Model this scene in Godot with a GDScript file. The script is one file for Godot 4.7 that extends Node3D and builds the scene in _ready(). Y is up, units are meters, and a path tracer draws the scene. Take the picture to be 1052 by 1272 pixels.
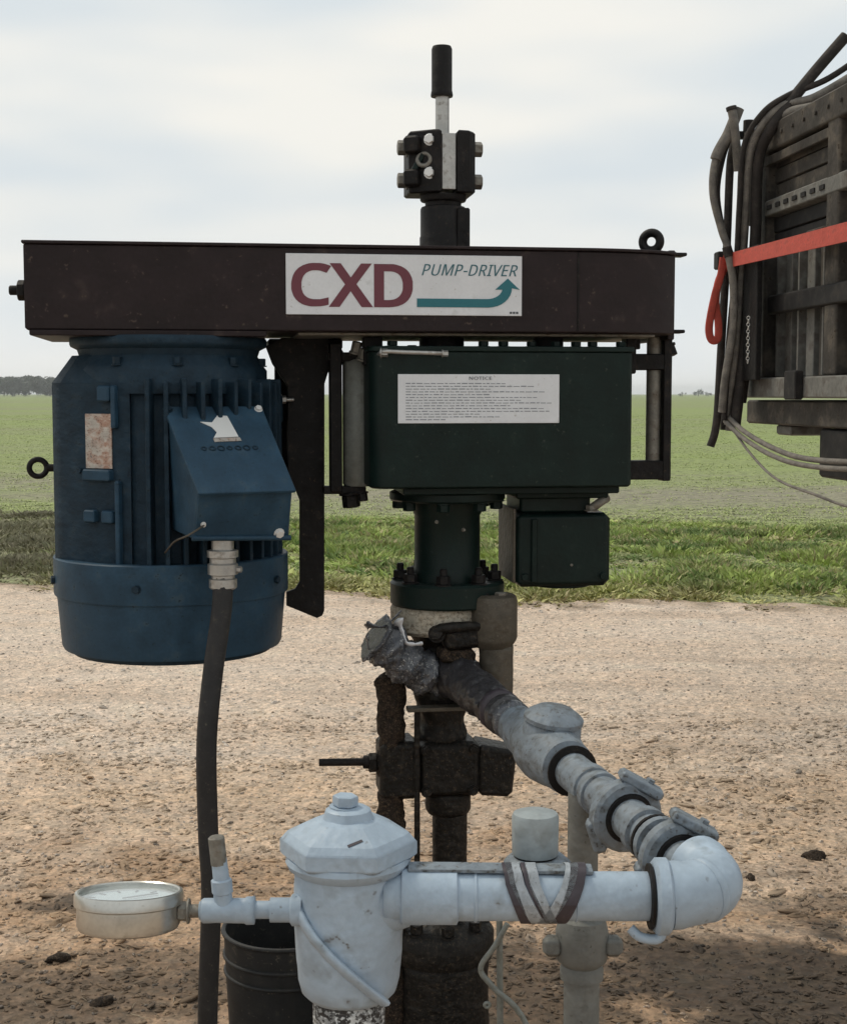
extends Node3D

# ---------------------------------------------------------------- mesh builder
class G:
	var v := PackedVector3Array()
	var n := PackedVector3Array()
	var uv := PackedVector2Array()
	var col := PackedColorArray()
	var noise: FastNoiseLite

	func t3(a: Vector3, b: Vector3, c: Vector3, na: Vector3, nb: Vector3, nc: Vector3) -> void:
		var g := (c - a).cross(b - a)
		if g.dot(na + nb + nc) < 0.0:
			v.append(a); v.append(c); v.append(b)
			n.append(na); n.append(nc); n.append(nb)
		else:
			v.append(a); v.append(b); v.append(c)
			n.append(na); n.append(nb); n.append(nc)

	func q4(a: Vector3, b: Vector3, c: Vector3, d: Vector3, na: Vector3, nb: Vector3, nc: Vector3, nd: Vector3) -> void:
		t3(a, b, c, na, nb, nc)
		t3(a, c, d, na, nc, nd)

	func hexa(p: Array, e: float) -> G:
		var faces := [[0, 2, 6, 4], [1, 3, 7, 5], [0, 1, 5, 4], [2, 3, 7, 6], [0, 1, 3, 2], [4, 5, 7, 6]]
		var mid := Vector3.ZERO
		for q: Vector3 in p: mid += q / 8.0
		var fn := []
		var fv := []
		for f: Array in faces:
			var a: Vector3 = p[f[0]]; var b: Vector3 = p[f[1]]; var c: Vector3 = p[f[2]]; var d: Vector3 = p[f[3]]
			var m := (c - a).cross(d - b).normalized()
			if m.dot((a + b + c + d) / 4.0 - mid) < 0.0: m = -m
			fn.append(m)
			var inset := {}
			for i in 4:
				var o: Vector3 = p[f[i]]; var l: Vector3 = p[f[(i + 3) % 4]]; var r: Vector3 = p[f[(i + 1) % 4]]
				inset[f[i]] = o + (l - o).normalized() * e + (r - o).normalized() * e
			fv.append(inset)
			q4(inset[f[0]], inset[f[1]], inset[f[2]], inset[f[3]], m, m, m, m)
		if e > 0.0:
			for f in 6:
				for g in range(f + 1, 6):
					var sh := []
					for i: int in faces[f]:
						if faces[g].has(i): sh.append(i)
					if sh.size() == 2:
						q4(fv[f][sh[0]], fv[f][sh[1]], fv[g][sh[1]], fv[g][sh[0]], fn[f], fn[f], fn[g], fn[g])
			for i in 8:
				var three := []
				for f in 6:
					if faces[f].has(i): three.append(f)
				t3(fv[three[0]][i], fv[three[1]][i], fv[three[2]][i], fn[three[0]], fn[three[1]], fn[three[2]])
		return self

	func box(c: Vector3, s: Vector3, e := 0.003, b := Basis.IDENTITY) -> G:
		var p := []
		for i in 8:
			p.append(c + b * Vector3((0.5 if i & 1 else -0.5) * s.x, (0.5 if i & 2 else -0.5) * s.y, (0.5 if i & 4 else -0.5) * s.z))
		return hexa(p, minf(e, minf(s.x, minf(s.y, s.z)) * 0.3))

	func span(a: Vector3, b: Vector3, e := 0.003) -> G:
		return box((a + b) / 2.0, (b - a).abs(), e)

	# polygon (x, y of xf) pushed along z of xf from z0 to z1
	func extrude(xf: Transform3D, poly: PackedVector2Array, z0: float, z1: float, e := 0.002) -> G:
		var k := poly.size()
		var area := 0.0
		for i in k: area += poly[i].cross(poly[(i + 1) % k])
		var sg := signf(area)
		var en := []
		for i in k:
			var d := (poly[(i + 1) % k] - poly[i]).normalized()
			en.append(Vector2(d.y, -d.x) * sg)
		var ins := PackedVector2Array()
		var n0 := []   # normal at start of edge i
		var n1 := []
		for i in k:
			var a: Vector2 = en[(i + k - 1) % k]
			var b: Vector2 = en[i]
			var m := (a + b)
			m = m.normalized() if m.length() > 0.01 else b
			ins.append(poly[i] - m * e / maxf(0.4, m.dot(b)))
		for i in k:
			var a: Vector2 = en[(i + k - 1) % k]; var b: Vector2 = en[i]; var c: Vector2 = en[(i + 1) % k]
			n0.append((a + b).normalized() if a.dot(b) > 0.75 else b)
			n1.append((c + b).normalized() if c.dot(b) > 0.75 else b)
		var zf := xf.basis.z.normalized()
		for i in k:
			var j := (i + 1) % k
			var na: Vector3 = (xf.basis * Vector3(n0[i].x, n0[i].y, 0)).normalized()
			var nb: Vector3 = (xf.basis * Vector3(n1[i].x, n1[i].y, 0)).normalized()
			var a0 := xf * Vector3(poly[i].x, poly[i].y, z0 + e); var b0 := xf * Vector3(poly[j].x, poly[j].y, z0 + e)
			var a1 := xf * Vector3(poly[i].x, poly[i].y, z1 - e); var b1 := xf * Vector3(poly[j].x, poly[j].y, z1 - e)
			q4(a0, b0, b1, a1, na, nb, nb, na)
			if e > 0.0:
				q4(a1, b1, xf * Vector3(ins[j].x, ins[j].y, z1), xf * Vector3(ins[i].x, ins[i].y, z1), na, nb, zf, zf)
				q4(a0, b0, xf * Vector3(ins[j].x, ins[j].y, z0), xf * Vector3(ins[i].x, ins[i].y, z0), na, nb, -zf, -zf)
		var tr := Geometry2D.triangulate_polygon(ins)
		for i in range(0, tr.size(), 3):
			var a := ins[tr[i]]; var b := ins[tr[i + 1]]; var c := ins[tr[i + 2]]
			t3(xf * Vector3(a.x, a.y, z1), xf * Vector3(b.x, b.y, z1), xf * Vector3(c.x, c.y, z1), zf, zf, zf)
			t3(xf * Vector3(a.x, a.y, z0), xf * Vector3(b.x, b.y, z0), xf * Vector3(c.x, c.y, z0), -zf, -zf, -zf)
		return self

	# plan polygon (x, z) raised from y0 to y1
	func plan(poly: PackedVector2Array, y0: float, y1: float, e := 0.002) -> G:
		return extrude(Transform3D(Vector3(1, 0, 0), Vector3(0, 0, 1), Vector3(0, 1, 0), Vector3.ZERO), poly, y0, y1, e)

	# two plan polygons joined
	func loft(pa: PackedVector2Array, ya: float, pb: PackedVector2Array, yb: float) -> G:
		var k := pa.size()
		var c := Vector3.ZERO
		for i in k: c += (Vector3(pa[i].x, ya, pa[i].y) + Vector3(pb[i].x, yb, pb[i].y)) / (2.0 * k)
		for i in k:
			var j := (i + 1) % k
			var a := Vector3(pa[i].x, ya, pa[i].y); var b := Vector3(pa[j].x, ya, pa[j].y)
			var d := Vector3(pb[i].x, yb, pb[i].y); var f := Vector3(pb[j].x, yb, pb[j].y)
			var m := (f - a).cross(d - b).normalized()
			if m.dot((a + b + d + f) / 4.0 - c) < 0.0: m = -m
			q4(a, b, f, d, m, m, m, m)
		var tr := Geometry2D.triangulate_polygon(pb)
		for i in range(0, tr.size(), 3):
			t3(Vector3(pb[tr[i]].x, yb, pb[tr[i]].y), Vector3(pb[tr[i + 1]].x, yb, pb[tr[i + 1]].y), Vector3(pb[tr[i + 2]].x, yb, pb[tr[i + 2]].y), Vector3.UP, Vector3.UP, Vector3.UP)
		return self

	# profile of (radius, height) turned about the y axis of xf
	func lathe(xf: Transform3D, prof: Array, seg := 28, bump := 0.0, fr := 40.0) -> G:
		if bump > 0.0:
			var rows := []
			var fine := []
			for i in prof.size() - 1:
				var a: Vector2 = prof[i]; var b: Vector2 = prof[i + 1]
				var st := clampi(int(a.distance_to(b) / 0.008), 1, 24)
				for j in st: fine.append(a.lerp(b, float(j) / st))
			fine.append(prof[-1])
			for p: Vector2 in fine:
				var ring := PackedVector3Array()
				for s in seg:
					var an := TAU * s / seg
					var o := xf * Vector3(cos(an) * p.x, p.y, sin(an) * p.x)
					var k := 1.0 + (noise.get_noise_3dv(o * fr) * bump / maxf(p.x, 0.004) if p.x > 0.004 else 0.0)
					ring.append(xf * Vector3(cos(an) * p.x * k, p.y, sin(an) * p.x * k))
				rows.append(ring)
			return grid(rows)
		var k := prof.size() - 1
		var sn := []
		for i in k:
			var d: Vector2 = (prof[i + 1] - prof[i]).normalized()
			sn.append(Vector2(d.y, -d.x))
		for i in k:
			var a: Vector2 = prof[i]; var b: Vector2 = prof[i + 1]
			if a.distance_to(b) < 1e-6: continue
			var na: Vector2 = sn[i]; var nb: Vector2 = sn[i]
			if i > 0 and sn[i - 1].dot(sn[i]) > 0.78: na = (sn[i - 1] + sn[i]).normalized()
			if i < k - 1 and sn[i + 1].dot(sn[i]) > 0.78: nb = (sn[i + 1] + sn[i]).normalized()
			for s in seg:
				var c0 := Vector2.from_angle(TAU * s / seg); var c1 := Vector2.from_angle(TAU * (s + 1) / seg)
				var f := func(c: Vector2, p: Vector2): return xf * Vector3(c.x * p.x, p.y, c.y * p.x)
				var h := func(c: Vector2, m: Vector2): return (xf.basis * Vector3(c.x * m.x, m.y, c.y * m.x)).normalized()
				if a.x < 1e-5: t3(f.call(c0, a), f.call(c0, b), f.call(c1, b), h.call(c0, na), h.call(c0, nb), h.call(c1, nb))
				elif b.x < 1e-5: t3(f.call(c0, a), f.call(c0, b), f.call(c1, a), h.call(c0, na), h.call(c0, nb), h.call(c1, na))
				else: q4(f.call(c0, a), f.call(c1, a), f.call(c1, b), f.call(c0, b), h.call(c0, na), h.call(c1, na), h.call(c1, nb), h.call(c0, nb))
		return self

	# solid cylinder with a small chamfer between two points
	func cyl(a: Vector3, b: Vector3, r: float, seg := 24, e := 0.002, bump := 0.0) -> G:
		var l := a.distance_to(b)
		e = minf(e, minf(l * 0.3, r * 0.4))
		return lathe(ax(a, b - a), [Vector2(0, 0), Vector2(r - e, 0), Vector2(r, e), Vector2(r, l - e), Vector2(r - e, l), Vector2(0, l)], seg, bump)

	static func ax(o: Vector3, d: Vector3) -> Transform3D:
		var y := d.normalized()
		var x := y.cross(Vector3(0, 0, 1))
		if x.length() < 0.05: x = y.cross(Vector3(1, 0, 0))
		x = x.normalized()
		return Transform3D(x, y, x.cross(y), o)

	func nut(o: Vector3, d: Vector3, r: float, h: float) -> G:
		var x := ax(o, d)
		lathe(x, [Vector2(0, 0), Vector2(r * 1.25, 0), Vector2(r * 1.25, h * 0.15), Vector2(0, h * 0.15)], 12)
		var p := PackedVector2Array()
		for i in 6: p.append(Vector2.from_angle(TAU * i / 6.0) * r)
		extrude(Transform3D(x.basis.x, x.basis.z, x.basis.y, o), p, h * 0.15, h, r * 0.12)
		return self

	func torus(o: Vector3, axis: Vector3, r: float, t: float, seg := 28, tb := 10, flat := 1.0) -> G:
		var x := ax(o, axis)
		var rows := []
		for i in seg + 1:
			var a := TAU * i / seg
			var ring := PackedVector3Array()
			for j in tb:
				var b := TAU * j / tb
				var rr := r + cos(b) * t
				ring.append(x * Vector3(cos(a) * rr, sin(b) * t * flat, sin(a) * rr))
			rows.append(ring)
		return grid(rows, false)

	func tube(pts: Array, rad, seg := 12, bump := 0.0, fr := 40.0, flat := 1.0) -> G:
		var rows := []
		var up := Vector3.ZERO
		for i in pts.size():
			var t: Vector3 = (pts[mini(i + 1, pts.size() - 1)] - pts[maxi(i - 1, 0)]).normalized()
			if i == 0:
				up = t.cross(Vector3(0.3, 0.2, 1)).normalized()
			up = (up - t * up.dot(t)).normalized()
			var side := t.cross(up)
			var ring := PackedVector3Array()
			var r: float = rad[mini(i, rad.size() - 1)] if rad is Array else rad
			for s in seg:
				var a := TAU * s / seg
				var d := up * cos(a) * flat + side * sin(a)
				var o: Vector3 = pts[i] + d * r
				if bump > 0.0: o += d * noise.get_noise_3dv(o * fr) * bump
				ring.append(o)
			rows.append(ring)
		return grid(rows)

	func grid(rows: Array, caps := true) -> G:
		var k: int = rows[0].size()
		var nr := []
		var cs := []
		for i in rows.size():
			var c := Vector3.ZERO
			for p: Vector3 in rows[i]: c += p / k
			cs.append(c)
			var m := PackedVector3Array()
			m.resize(k)
			nr.append(m)
		for i in rows.size():
			var up: int = mini(i + 1, rows.size() - 1)
			var dn: int = maxi(i - 1, 0)
			for j in k:
				var du: Vector3 = rows[up][j] - rows[dn][j]
				var dv: Vector3 = rows[i][(j + 1) % k] - rows[i][(j + k - 1) % k]
				var m := du.cross(dv)
				m = m.normalized() if m.length() > 1e-12 else (rows[i][j] - cs[i]).normalized()
				if m.dot(rows[i][j] - cs[i]) < 0.0: m = -m
				nr[i][j] = m
		for i in rows.size() - 1:
			for j in k:
				var l := (j + 1) % k
				q4(rows[i][j], rows[i][l], rows[i + 1][l], rows[i + 1][j], nr[i][j], nr[i][l], nr[i + 1][l], nr[i + 1][j])
		if caps:
			for e: int in [0, rows.size() - 1]:
				var o: Vector3 = (cs[0] - cs[1]).normalized() if e == 0 else (cs[e] - cs[e - 1]).normalized()
				for j in k: t3(cs[e], rows[e][j], rows[e][(j + 1) % k], o, o, o)
		return self

	func mesh() -> ArrayMesh:
		var a := []
		a.resize(Mesh.ARRAY_MAX)
		a[Mesh.ARRAY_VERTEX] = v
		a[Mesh.ARRAY_NORMAL] = n
		if uv.size() == v.size() and uv.size() > 0: a[Mesh.ARRAY_TEX_UV] = uv
		if col.size() == v.size() and col.size() > 0: a[Mesh.ARRAY_COLOR] = col
		var m := ArrayMesh.new()
		m.add_surface_from_arrays(Mesh.PRIMITIVE_TRIANGLES, a)
		return m

# ---------------------------------------------------------------- helpers
var M := {}
var rng := RandomNumberGenerator.new()
var fn := FastNoiseLite.new()
var low := FastNoiseLite.new()
var ridged := FastNoiseLite.new()
var used := {}
var base_of := {}
var MF: Transform3D
var TF: Transform3D

func g() -> G:
	var o := G.new()
	o.noise = fn
	return o

func gr() -> G:
	var o := G.new()
	o.noise = ridged
	return o

func numbered(called: String) -> String:
	if not used.has(called):
		used[called] = 0
		return called
	used[called] += 1
	return "%s_%03d" % [called, used[called]]

func thing(called: String, label: String, category: String, base: Vector3, frame := Transform3D.IDENTITY, group := "") -> Node3D:
	var o := Node3D.new()
	o.name = numbered(called)
	add_child(o)
	o.transform = frame * Transform3D(Basis.IDENTITY, base)
	o.set_meta("label", label)
	o.set_meta("category", category)
	if group: o.set_meta("group", group)
	base_of[o] = base
	return o

func part(parent: Node3D, called: String, shape: G, m: Material, label := "") -> MeshInstance3D:
	var o := MeshInstance3D.new()
	o.name = called
	o.mesh = shape.mesh()
	o.material_override = m
	parent.add_child(o, true)
	if base_of.has(parent): o.position = -base_of[parent]
	if label: o.set_meta("label", label)
	return o

func structure(called: String, mesh: Mesh, m: Material, kind := "structure") -> MeshInstance3D:
	var o := MeshInstance3D.new()
	o.name = numbered(called)
	o.mesh = mesh
	o.material_override = m
	add_child(o)
	o.set_meta("kind", kind)
	return o

func smooth(pts: Array, per := 6) -> Array:
	var out := []
	for i in pts.size() - 1:
		var a: Vector3 = pts[maxi(i - 1, 0)]; var b: Vector3 = pts[i]; var c: Vector3 = pts[i + 1]; var d: Vector3 = pts[mini(i + 2, pts.size() - 1)]
		for j in per: out.append(b.cubic_interpolate(c, a, d, float(j) / per))
	out.append(pts[-1])
	return out

func c8(r: float, gg: float, b: float) -> Color:
	return Color(r / 255.0, gg / 255.0, b / 255.0)

func noise_bytes(size: int, seed_: int, freq: float, type := FastNoiseLite.TYPE_SIMPLEX_SMOOTH, oct := 4, ret := FastNoiseLite.RETURN_CELL_VALUE) -> PackedByteArray:
	var f := FastNoiseLite.new()
	f.seed = seed_
	f.frequency = freq
	f.noise_type = type
	f.fractal_octaves = oct
	f.cellular_return_type = ret
	if type == FastNoiseLite.TYPE_CELLULAR: f.fractal_type = FastNoiseLite.FRACTAL_NONE
	var im := f.get_seamless_image(size, size)
	im.convert(Image.FORMAT_L8)
	return im.get_data()

# base colour broken up by broad mottling, fine grain and patches of a second and third colour
func mottled(base: Color, dirt: Color, chip: Color, dirt_at: float, chip_at: float, seed_: int, vary := 0.18, freq := 0.012, size := 512) -> ImageTexture:
	var a := noise_bytes(size, seed_, freq)
	var b := noise_bytes(size, seed_ + 7, freq * 3.0)
	var c := noise_bytes(size, seed_ + 13, freq * 9.0, FastNoiseLite.TYPE_SIMPLEX_SMOOTH, 3)
	var d := PackedByteArray()
	d.resize(size * size * 3)
	for i in size * size:
		var x := a[i] / 255.0; var y := b[i] / 255.0; var z := c[i] / 255.0
		var k := 1.0 + (x - 0.5) * vary * 2.0 + (z - 0.5) * vary
		var w := clampf((x * 0.55 + y * 0.45 - dirt_at) * 6.0, 0.0, 1.0) * (0.4 + 0.6 * z)
		var p := clampf((y * 0.5 + z * 0.5 - chip_at) * 22.0, 0.0, 1.0)
		var r := lerpf(lerpf(base.r * k, dirt.r, w), chip.r, p)
		var gg := lerpf(lerpf(base.g * k, dirt.g, w), chip.g, p)
		var bb := lerpf(lerpf(base.b * k, dirt.b, w), chip.b, p)
		d[i * 3] = clampi(int(r * 255), 0, 255)
		d[i * 3 + 1] = clampi(int(gg * 255), 0, 255)
		d[i * 3 + 2] = clampi(int(bb * 255), 0, 255)
	return ImageTexture.create_from_image(Image.create_from_data(size, size, false, Image.FORMAT_RGB8, d))

func normal_tex(seed_: int, freq: float, strength: float, type := FastNoiseLite.TYPE_SIMPLEX_SMOOTH, size := 512) -> ImageTexture:
	var b := noise_bytes(size, seed_, freq, type, 4, FastNoiseLite.RETURN_DISTANCE)
	var im := Image.create_from_data(size, size, false, Image.FORMAT_L8, b)
	im.convert(Image.FORMAT_RGBA8)
	im.bump_map_to_normal_map(strength)
	return ImageTexture.create_from_image(im)

func surf(tex: Texture2D, rough: float, metal := 0.0, scale := 2.0, nt: Texture2D = null, ns := 0.5) -> StandardMaterial3D:
	var m := StandardMaterial3D.new()
	m.albedo_texture = tex
	m.roughness = rough
	m.metallic = metal
	m.uv1_triplanar = true
	m.uv1_scale = Vector3.ONE * scale
	if nt:
		m.normal_enabled = true
		m.normal_texture = nt
		m.normal_scale = ns
	return m

func plain(c: Color, rough: float, metal := 0.0) -> StandardMaterial3D:
	var m := StandardMaterial3D.new()
	m.albedo_color = c
	m.roughness = rough
	m.metallic = metal
	return m

func make_materials() -> void:
	var peel := normal_tex(3, 0.05, 2.0)
	var grit := normal_tex(5, 0.03, 6.0)
	M.guard = surf(mottled(c8(38, 31, 33), c8(58, 50, 48), c8(72, 62, 56), 0.66, 0.74, 11, 0.12), 0.5, 0.0, 1.6, peel, 0.25)
	M.motor = surf(mottled(c8(40, 65, 84), c8(66, 82, 92), c8(24, 38, 48), 0.62, 0.72, 21, 0.16), 0.48, 0.0, 2.2, peel, 0.3)
	M.motor_cast = surf(mottled(c8(27, 46, 60), c8(50, 62, 70), c8(20, 28, 34), 0.6, 0.7, 23, 0.2), 0.6, 0.0, 3.0, grit, 0.5)
	M.green = surf(mottled(c8(16, 31, 29), c8(30, 42, 38), c8(50, 56, 52), 0.68, 0.74, 31, 0.15), 0.45, 0.0, 2.0, peel, 0.25)
	M.black = surf(mottled(c8(24, 23, 24), c8(44, 40, 37), c8(60, 50, 42), 0.62, 0.72, 41, 0.22), 0.55, 0.0, 2.6, grit, 0.35)
	M.oily = surf(mottled(c8(25, 24, 23), c8(50, 44, 38), c8(80, 70, 58), 0.55, 0.66, 51, 0.3, 0.02), 0.5, 0.0, 3.0, grit, 0.8)
	M.crust = surf(mottled(c8(36, 31, 28), c8(66, 54, 44), c8(98, 84, 68), 0.48, 0.6, 61, 0.35, 0.03), 0.85, 0.0, 4.0, grit, 1.2)
	M.steel = surf(mottled(c8(168, 168, 166), c8(120, 116, 110), c8(120, 114, 108), 0.6, 0.8, 71, 0.1), 0.38, 0.7, 4.0, peel, 0.2)
	M.dull_steel = surf(mottled(c8(122, 120, 114), c8(92, 84, 74), c8(70, 58, 48), 0.55, 0.72, 73, 0.16), 0.6, 0.4, 2.5, grit, 0.4)
	M.bronze = surf(mottled(c8(80, 75, 66), c8(60, 53, 44), c8(112, 106, 94), 0.5, 0.72, 81, 0.2), 0.62, 0.15, 3.0, grit, 0.5)
	M.white = surf(mottled(c8(150, 167, 184), c8(122, 132, 140), c8(84, 82, 80), 0.63, 0.775, 91, 0.09, 0.009), 0.5, 0.0, 1.7, grit, 0.3)
	M.white_worn = surf(mottled(c8(116, 127, 138), c8(84, 88, 90), c8(58, 56, 54), 0.5, 0.70, 93, 0.14, 0.014), 0.6, 0.0, 2.0, grit, 0.6)
	M.peeling = surf(mottled(c8(36, 36, 38), c8(60, 60, 60), c8(204, 210, 214), 0.6, 0.55, 95, 0.2, 0.012), 0.6, 0.0, 2.6, grit, 0.6)
	M.offwhite = surf(mottled(c8(170, 164, 150), c8(120, 108, 92), c8(60, 54, 48), 0.48, 0.64, 97, 0.2, 0.02), 0.7, 0.0, 3.5, grit, 0.6)
	M.tarp = surf(mottled(c8(84, 88, 96), c8(30, 30, 32), c8(176, 178, 178), 0.46, 0.64, 101, 0.3, 0.014), 0.4, 0.0, 4.0, grit, 0.35)
	M.tarp_dark = surf(mottled(c8(52, 52, 56), c8(30, 29, 30), c8(120, 120, 122), 0.5, 0.68, 102, 0.3, 0.014), 0.4, 0.0, 4.0, grit, 0.9)
	M.tape_light = surf(mottled(c8(146, 154, 162), c8(112, 114, 116), c8(80, 80, 80), 0.56, 0.7, 103, 0.15), 0.5, 0.0, 5.0)
	M.tape_dark = surf(mottled(c8(52, 46, 54), c8(72, 68, 72), c8(40, 36, 40), 0.6, 0.7, 105, 0.15), 0.5, 0.0, 5.0)
	M.rubber = surf(mottled(c8(46, 46, 47), c8(70, 66, 62), c8(84, 78, 70), 0.6, 0.72, 107, 0.15), 0.6, 0.0, 3.0, peel, 0.3)
	M.hose = surf(mottled(c8(108, 105, 101), c8(132, 126, 118), c8(74, 70, 66), 0.52, 0.68, 109, 0.2), 0.75, 0.0, 2.0, grit, 0.4)
	M.hose_dark = surf(mottled(c8(46, 43, 42), c8(70, 64, 60), c8(34, 32, 32), 0.55, 0.68, 111, 0.2), 0.7, 0.0, 2.0)
	M.truck = surf(mottled(c8(62, 59, 56), c8(92, 86, 78), c8(50, 42, 36), 0.5, 0.72, 113, 0.2, 0.01), 0.75, 0.0, 0.7, peel, 0.4)
	M.truck_light = surf(mottled(c8(100, 100, 97), c8(74, 70, 66), c8(70, 60, 52), 0.5, 0.74, 115, 0.2, 0.01), 0.7, 0.0, 0.7, peel, 0.4)
	M.truck_dark = surf(mottled(c8(36, 35, 36), c8(56, 52, 48), c8(30, 28, 28), 0.55, 0.66, 117, 0.2, 0.02), 0.65, 0.0, 1.0)
	M.strap = surf(mottled(c8(172, 70, 58), c8(142, 66, 58), c8(120, 60, 52), 0.6, 0.72, 119, 0.1), 0.7, 0.0, 2.0, peel, 0.5)
	M.bucket = surf(mottled(c8(42, 43, 44), c8(70, 66, 60), c8(90, 84, 76), 0.62, 0.7, 121, 0.15), 0.5, 0.0, 2.0)
	M.plate_white = surf(mottled(c8(206, 210, 216), c8(188, 192, 196), c8(170, 170, 170), 0.66, 0.76, 123, 0.03), 0.4, 0.0, 2.0)
	M.nameplate = surf(mottled(c8(176, 172, 166), c8(140, 98, 80), c8(80, 62, 54), 0.5, 0.66, 125, 0.2, 0.012), 0.45, 0.3, 4.0)
	for k: String in ["guard", "motor", "motor_cast", "green", "black", "oily", "crust", "truck", "truck_dark", "rubber", "hose", "hose_dark", "bucket"]:
		M[k].metallic_specular = 0.3
	M.maroon = plain(c8(98, 44, 58), 0.45)
	M.teal = plain(c8(22, 100, 112), 0.45)
	M.teal_dark = plain(c8(40, 92, 104), 0.45)
	M.ink = plain(c8(70, 74, 82), 0.5)
	M.print = plain(c8(122, 128, 136), 0.5)
	M.silver = plain(c8(214, 216, 216), 0.35, 0.2)
	M.galvanised_and_lit = surf(mottled(c8(120, 124, 120), c8(98, 100, 94), c8(84, 84, 80), 0.5, 0.72, 127, 0.15), 0.55, 0.2, 2.5)  # wire coating; on the gearbox pillar this grey stands in for light
	M.dial = plain(c8(168, 184, 190), 0.5)
	M.cap_grey = surf(mottled(c8(140, 149, 153), c8(116, 121, 121), c8(96, 98, 96), 0.55, 0.8, 129, 0.08, 0.01), 0.55, 0.0, 2.0, grit, 0.3)
	M.riser = surf(mottled(c8(102, 104, 102), c8(80, 80, 76), c8(60, 58, 54), 0.55, 0.74, 131, 0.14, 0.012), 0.6, 0.05, 2.0, grit, 0.4)
	M.bright = surf(mottled(c8(188, 188, 184), c8(150, 146, 138), c8(120, 112, 100), 0.6, 0.8, 133, 0.08, 0.01), 0.3, 0.85, 3.0)
	M.glass = plain(Color(0.9, 0.95, 0.95, 0.16), 0.04)
	M.glass.transparency = BaseMaterial3D.TRANSPARENCY_ALPHA
	M.leaf = plain(Color.WHITE, 0.7)
	M.leaf.vertex_color_use_as_albedo = true
	M.leaf.backlight = Color(0.25, 0.3, 0.12)
	M.stone = plain(Color.WHITE, 0.85)
	M.stone.vertex_color_use_as_albedo = true
	M.far_leaf = plain(c8(62, 74, 60), 0.9)
	M.bark = plain(c8(70, 62, 54), 0.9)

# ---------------------------------------------------------------- ready
func _ready() -> void:
	rng.seed = 4711
	fn.seed = 9; fn.frequency = 1.0; fn.fractal_octaves = 3
	ridged.seed = 31; ridged.frequency = 1.0; ridged.fractal_octaves = 3; ridged.fractal_type = FastNoiseLite.FRACTAL_RIDGED
	low.seed = 23; low.frequency = 1.0; low.fractal_octaves = 4
	var cam := Camera3D.new()
	cam.name = "camera"
	cam.position = Vector3(0, 1.6, 0)
	cam.rotation_degrees.x = -4.6688
	cam.fov = 38.92
	cam.near = 0.05
	cam.far = 6000.0
	add_child(cam)
	cam.current = true
	var env := Environment.new()
	env.background_mode = Environment.BG_SKY
	env.tonemap_mode = Environment.TONE_MAPPER_LINEAR
	env.tonemap_exposure = 1.2
	env.sdfgi_enabled = true
	env.ssao_enabled = true
	env.ssil_enabled = true
	env.sky = Sky.new()
	env.sky.sky_material = make_sky()
	env.fog_enabled = true
	env.fog_density = 0.0003
	env.fog_light_color = c8(228, 233, 236)
	var we := WorldEnvironment.new()
	we.name = "world_environment"
	we.environment = env
	add_child(we)
	var sun := DirectionalLight3D.new()
	sun.name = "sun"
	sun.light_energy = 0.5
	sun.light_color = Color(1.0, 0.95, 0.86)
	sun.light_angular_distance = 10.0
	sun.shadow_enabled = true
	sun.look_at_from_position(Vector3(-6, 10.5, -4), Vector3.ZERO)
	add_child(sun)
	MF = Transform3D(Basis(Vector3.UP, deg_to_rad(8.0)), Vector3(0.0422, 0, -2.93))
	var tx := Vector3(0.1, 0, 1).normalized()
	TF = Transform3D(tx, Vector3.UP, tx.cross(Vector3.UP), Vector3(1.86, 0, -8.0))
	make_materials()
	print("materials")
	make_ground()
	print("ground")
	make_grass()
	make_far_trees()
	print("plants")
	make_truck()
	make_guard()
	make_rod()
	make_motor()
	make_mount()
	make_gearbox()
	make_wellhead()
	make_flowline()
	make_small()
	print("done")

func make_sky() -> PanoramaSkyMaterial:
	var w := 1024; var h := 512
	var f := FastNoiseLite.new()
	f.seed = 77; f.frequency = 1.0; f.fractal_octaves = 4
	var im := Image.create(w, h, false, Image.FORMAT_RGBF)
	for y in h:
		var el := (0.5 - (y + 0.5) / h) * PI
		for x in w:
			var az := TAU * (x + 0.5) / w
			var d := Vector3(cos(az) * cos(el), sin(el), sin(az) * cos(el))
			# sheets of cloud seen at a low angle: stretched along the horizon
			var k := f.get_noise_3d(d.x * 1.6 + 3.0, d.y * 9.0, d.z * 1.6)
			var l := f.get_noise_3d(d.x * 4.0 + 9.0, d.y * 26.0, d.z * 4.0)
			var t := clampf(0.55 + k * 1.5 + l * 0.5, 0.0, 1.0)
			var c := Color(0.595, 0.645, 0.672).lerp(Color(0.765, 0.755, 0.71), t)
			c = c.lerp(Color(0.735, 0.75, 0.745), clampf(1.0 - absf(el) * 9.0, 0.0, 1.0) * 0.7)
			im.set_pixel(x, y, c)
	var m := PanoramaSkyMaterial.new()
	m.panorama = ImageTexture.create_from_image(im)
	return m

# ---------------------------------------------------------------- ground
func edge_z(x: float) -> float:   # where the gravel ends
	return -11.6 - 0.35 * low.get_noise_2d(x * 0.5, 3.0) - 0.12 * low.get_noise_2d(x * 3.0, 9.0) + x * 0.2

func gh(x: float, z: float) -> float:
	var y := 0.03 * low.get_noise_2d(x * 0.45, z * 0.45) + 0.012 * low.get_noise_2d(x * 2.2 + 40.0, z * 2.2)
	return y - 0.02

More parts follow.
